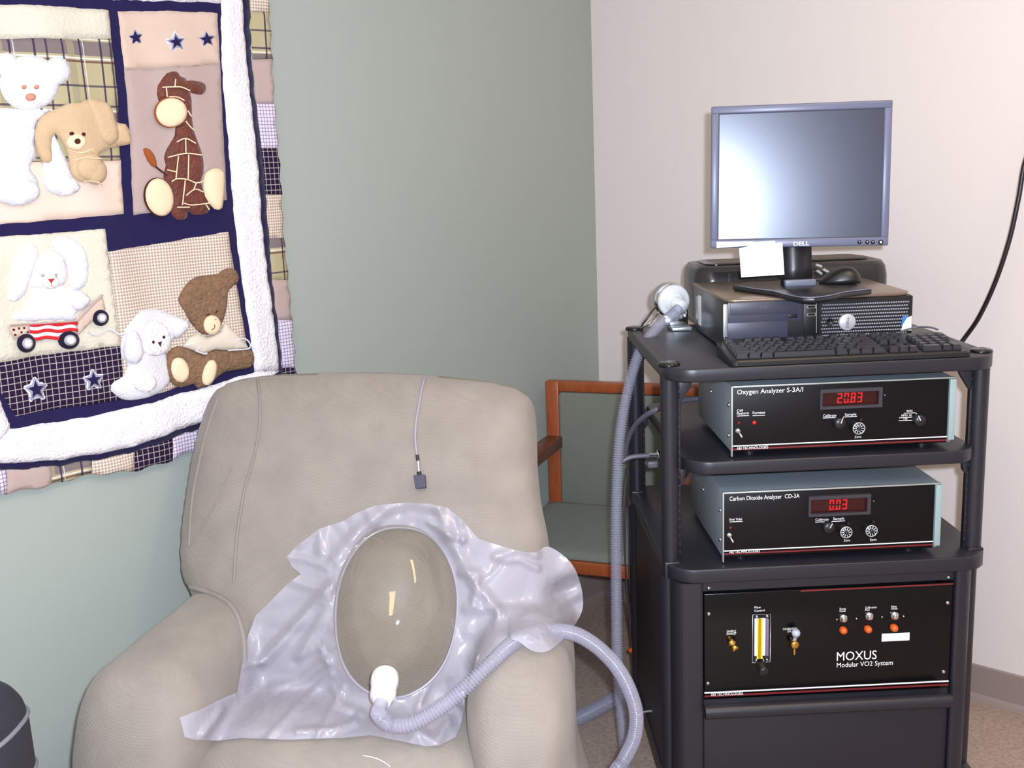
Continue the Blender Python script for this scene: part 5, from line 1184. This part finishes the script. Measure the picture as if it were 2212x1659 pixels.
build('post', MB().cyl((x + .036, v_ + .03, SH + .01), (x + .036, v_ + .03, z + .0), .004, n=12), 'chrome', fh_)
M['dark_wire'] = mat('dark_wire', (70, 62, 66), .35)
for k, (a, b, r, m_) in enumerate((((1418, 668), (1398, 688), .0026, 'dark_wire'), ((1424, 680), (1402, 700), .0022, 'chrome'))):
    build('sense_tube', MB().tube(spline([CART.l(C(1428, 662 + 10 * k, v_ + .03)), CART.l(C(a[0] - 3, a[1] - 3, v_ + .02)), CART.l(C(b[0], b[1], v_ + .0)), CART.l(C(1384 - 2 * k, 712 + 4 * k, v_ + .03)), CART.l(C(1376, 780, .425))], .006), r, 8), m_, fh_)
# ------------------------------------------------------------------ cables on the left and right
WB = lambda s_, z_: CORNER + D_BEIGE * s_ + G_DIR * .012 + Vector((0, 0, z_))
cable('power_cable', [WB(2.6, 1.78), WB(2.2, 1.80), WB(1.80, 1.72), C(2330, 190, .25), C(2255, 255, .262), C(2216, 345, .27), C(2200, 430, .27), C(2180, 520, .28), C(2150, 610, .30), C(2115, 685, .33), C(2084, 730, .36), C(2050, 775, .37)], .0055, 'cable_black', 'thick black cable falling to the cart in front of the beige wall')
cable('signal_cable', [C(1350, 985, .30), C(1355, 955, .28), C(1368, 925, .25), C(1390, 902, .2), C(1420, 884, .16), C(1462, 869, .20), C(1490, 863, .22), C(1520, 861, .23)], .0062, 'cable_grey', 'thick grey cable curving from behind the hose into the oxygen analyser')
sg = cable('signal_cable', [C(1346, 996, .20), C(1356, 990, .20), C(1372, 986, .20), C(1402, 984, .20)], .0058, 'cable_grey', 'short grey cable ending in a metal plug beside the rear cart post')
pl = thing('coaxial_connector', 'shiny metal plug with round flange at the end of the short grey cable', 'connector', CART, tuple(CART.l(C(1412, 984, .20))))
a_, b_ = CART.l(C(1402, 984, .20)), CART.l(C(1424, 983, .20))
build('plug', MB().lathe([(0, .0), (0, .0062), (.75, .0062), (.78, .013), (.98, .013), (1, 0)], a_, b_, 20, False), 'chrome', pl); build('boot', MB().box(a_.x - .004, b_.x + .002, a_.y - .006, a_.y + .006, a_.z - .030, a_.z - .014, .003), 'cable_grey', pl)
for k, (px, w) in enumerate(((1352, .0024), (1360, .0030))):
    cable('drain_tube', [C(px + 6, 1005, .46), C(px, 1060, .46), C(px - 2 + 3 * k, 1150, .46), C(px, 1240, .46), C(px + 8, 1330, .46), C(px + 18, 1420, .45)], w, 'dark_wire', ('thin dark cable hanging behind the rear left post, the nearer to the hose', 'dark cable hanging behind the rear left post, the nearer to the post')[k], None)
ok = C(1365, 1405, .40); og = thing('orange_plug', 'small orange plug sticking out behind the rear left cart post', 'plug', CART, tuple(CART.l(ok)))
l_ = CART.l(ok); build('plug_body', MB().lathe([(0, .009), (.5, .009), (.8, .007), (1, .002), (1, 0)], (l_.x + .022, l_.y, l_.z), (l_.x - .009, l_.y, l_.z), 18, False), 'orange', og)
cable('white_cord', [C(1380, 1545, .0) , C(1392, 1538, .05), C(1408, 1536, .1), C(1418, 1540, .14)], .0024, 'white_plastic', 'thin pale cord running behind the hose to the cart base')
LAMPS = [(1.05, 1.22, math.radians(30), 'fluorescent ceiling panel above the cart'), (-.38, -.45, 0, 'fluorescent ceiling panel behind the camera')]
# ------------------------------------------------------------------ ceiling lamps (recessed fluorescent troffers)
M['tube_light'] = emis('warm_diffuser', (255, 214, 160), CEIL_E)
M['lamp_frame'] = mat('white_lamp_frame', (232, 230, 226), .4)
def troffer(x, y, ang, label):
    fr = Frame((x, y, HT), ang); t = thing('ceiling_light', label, 'ceiling light', fr, (0, 0, -.012), 'ceiling lights')
    mb = MB(); w, l = .125, .60
    mb.box(-w, -w + .02, -l, l, -.012, 0); mb.box(w - .02, w, -l, l, -.012, 0); mb.box(-w + .02, w - .02, -l, -l + .02, -.012, 0); mb.box(-w + .02, w - .02, l - .02, l, -.012, 0)
    build('frame', mb, 'lamp_frame', t)
    build('diffuser', MB().box(-w + .02, w - .02, -l + .02, l - .02, -.006, -.002), 'tube_light', t)
for x, y, a, lab in LAMPS: troffer(x, y, a, lab)
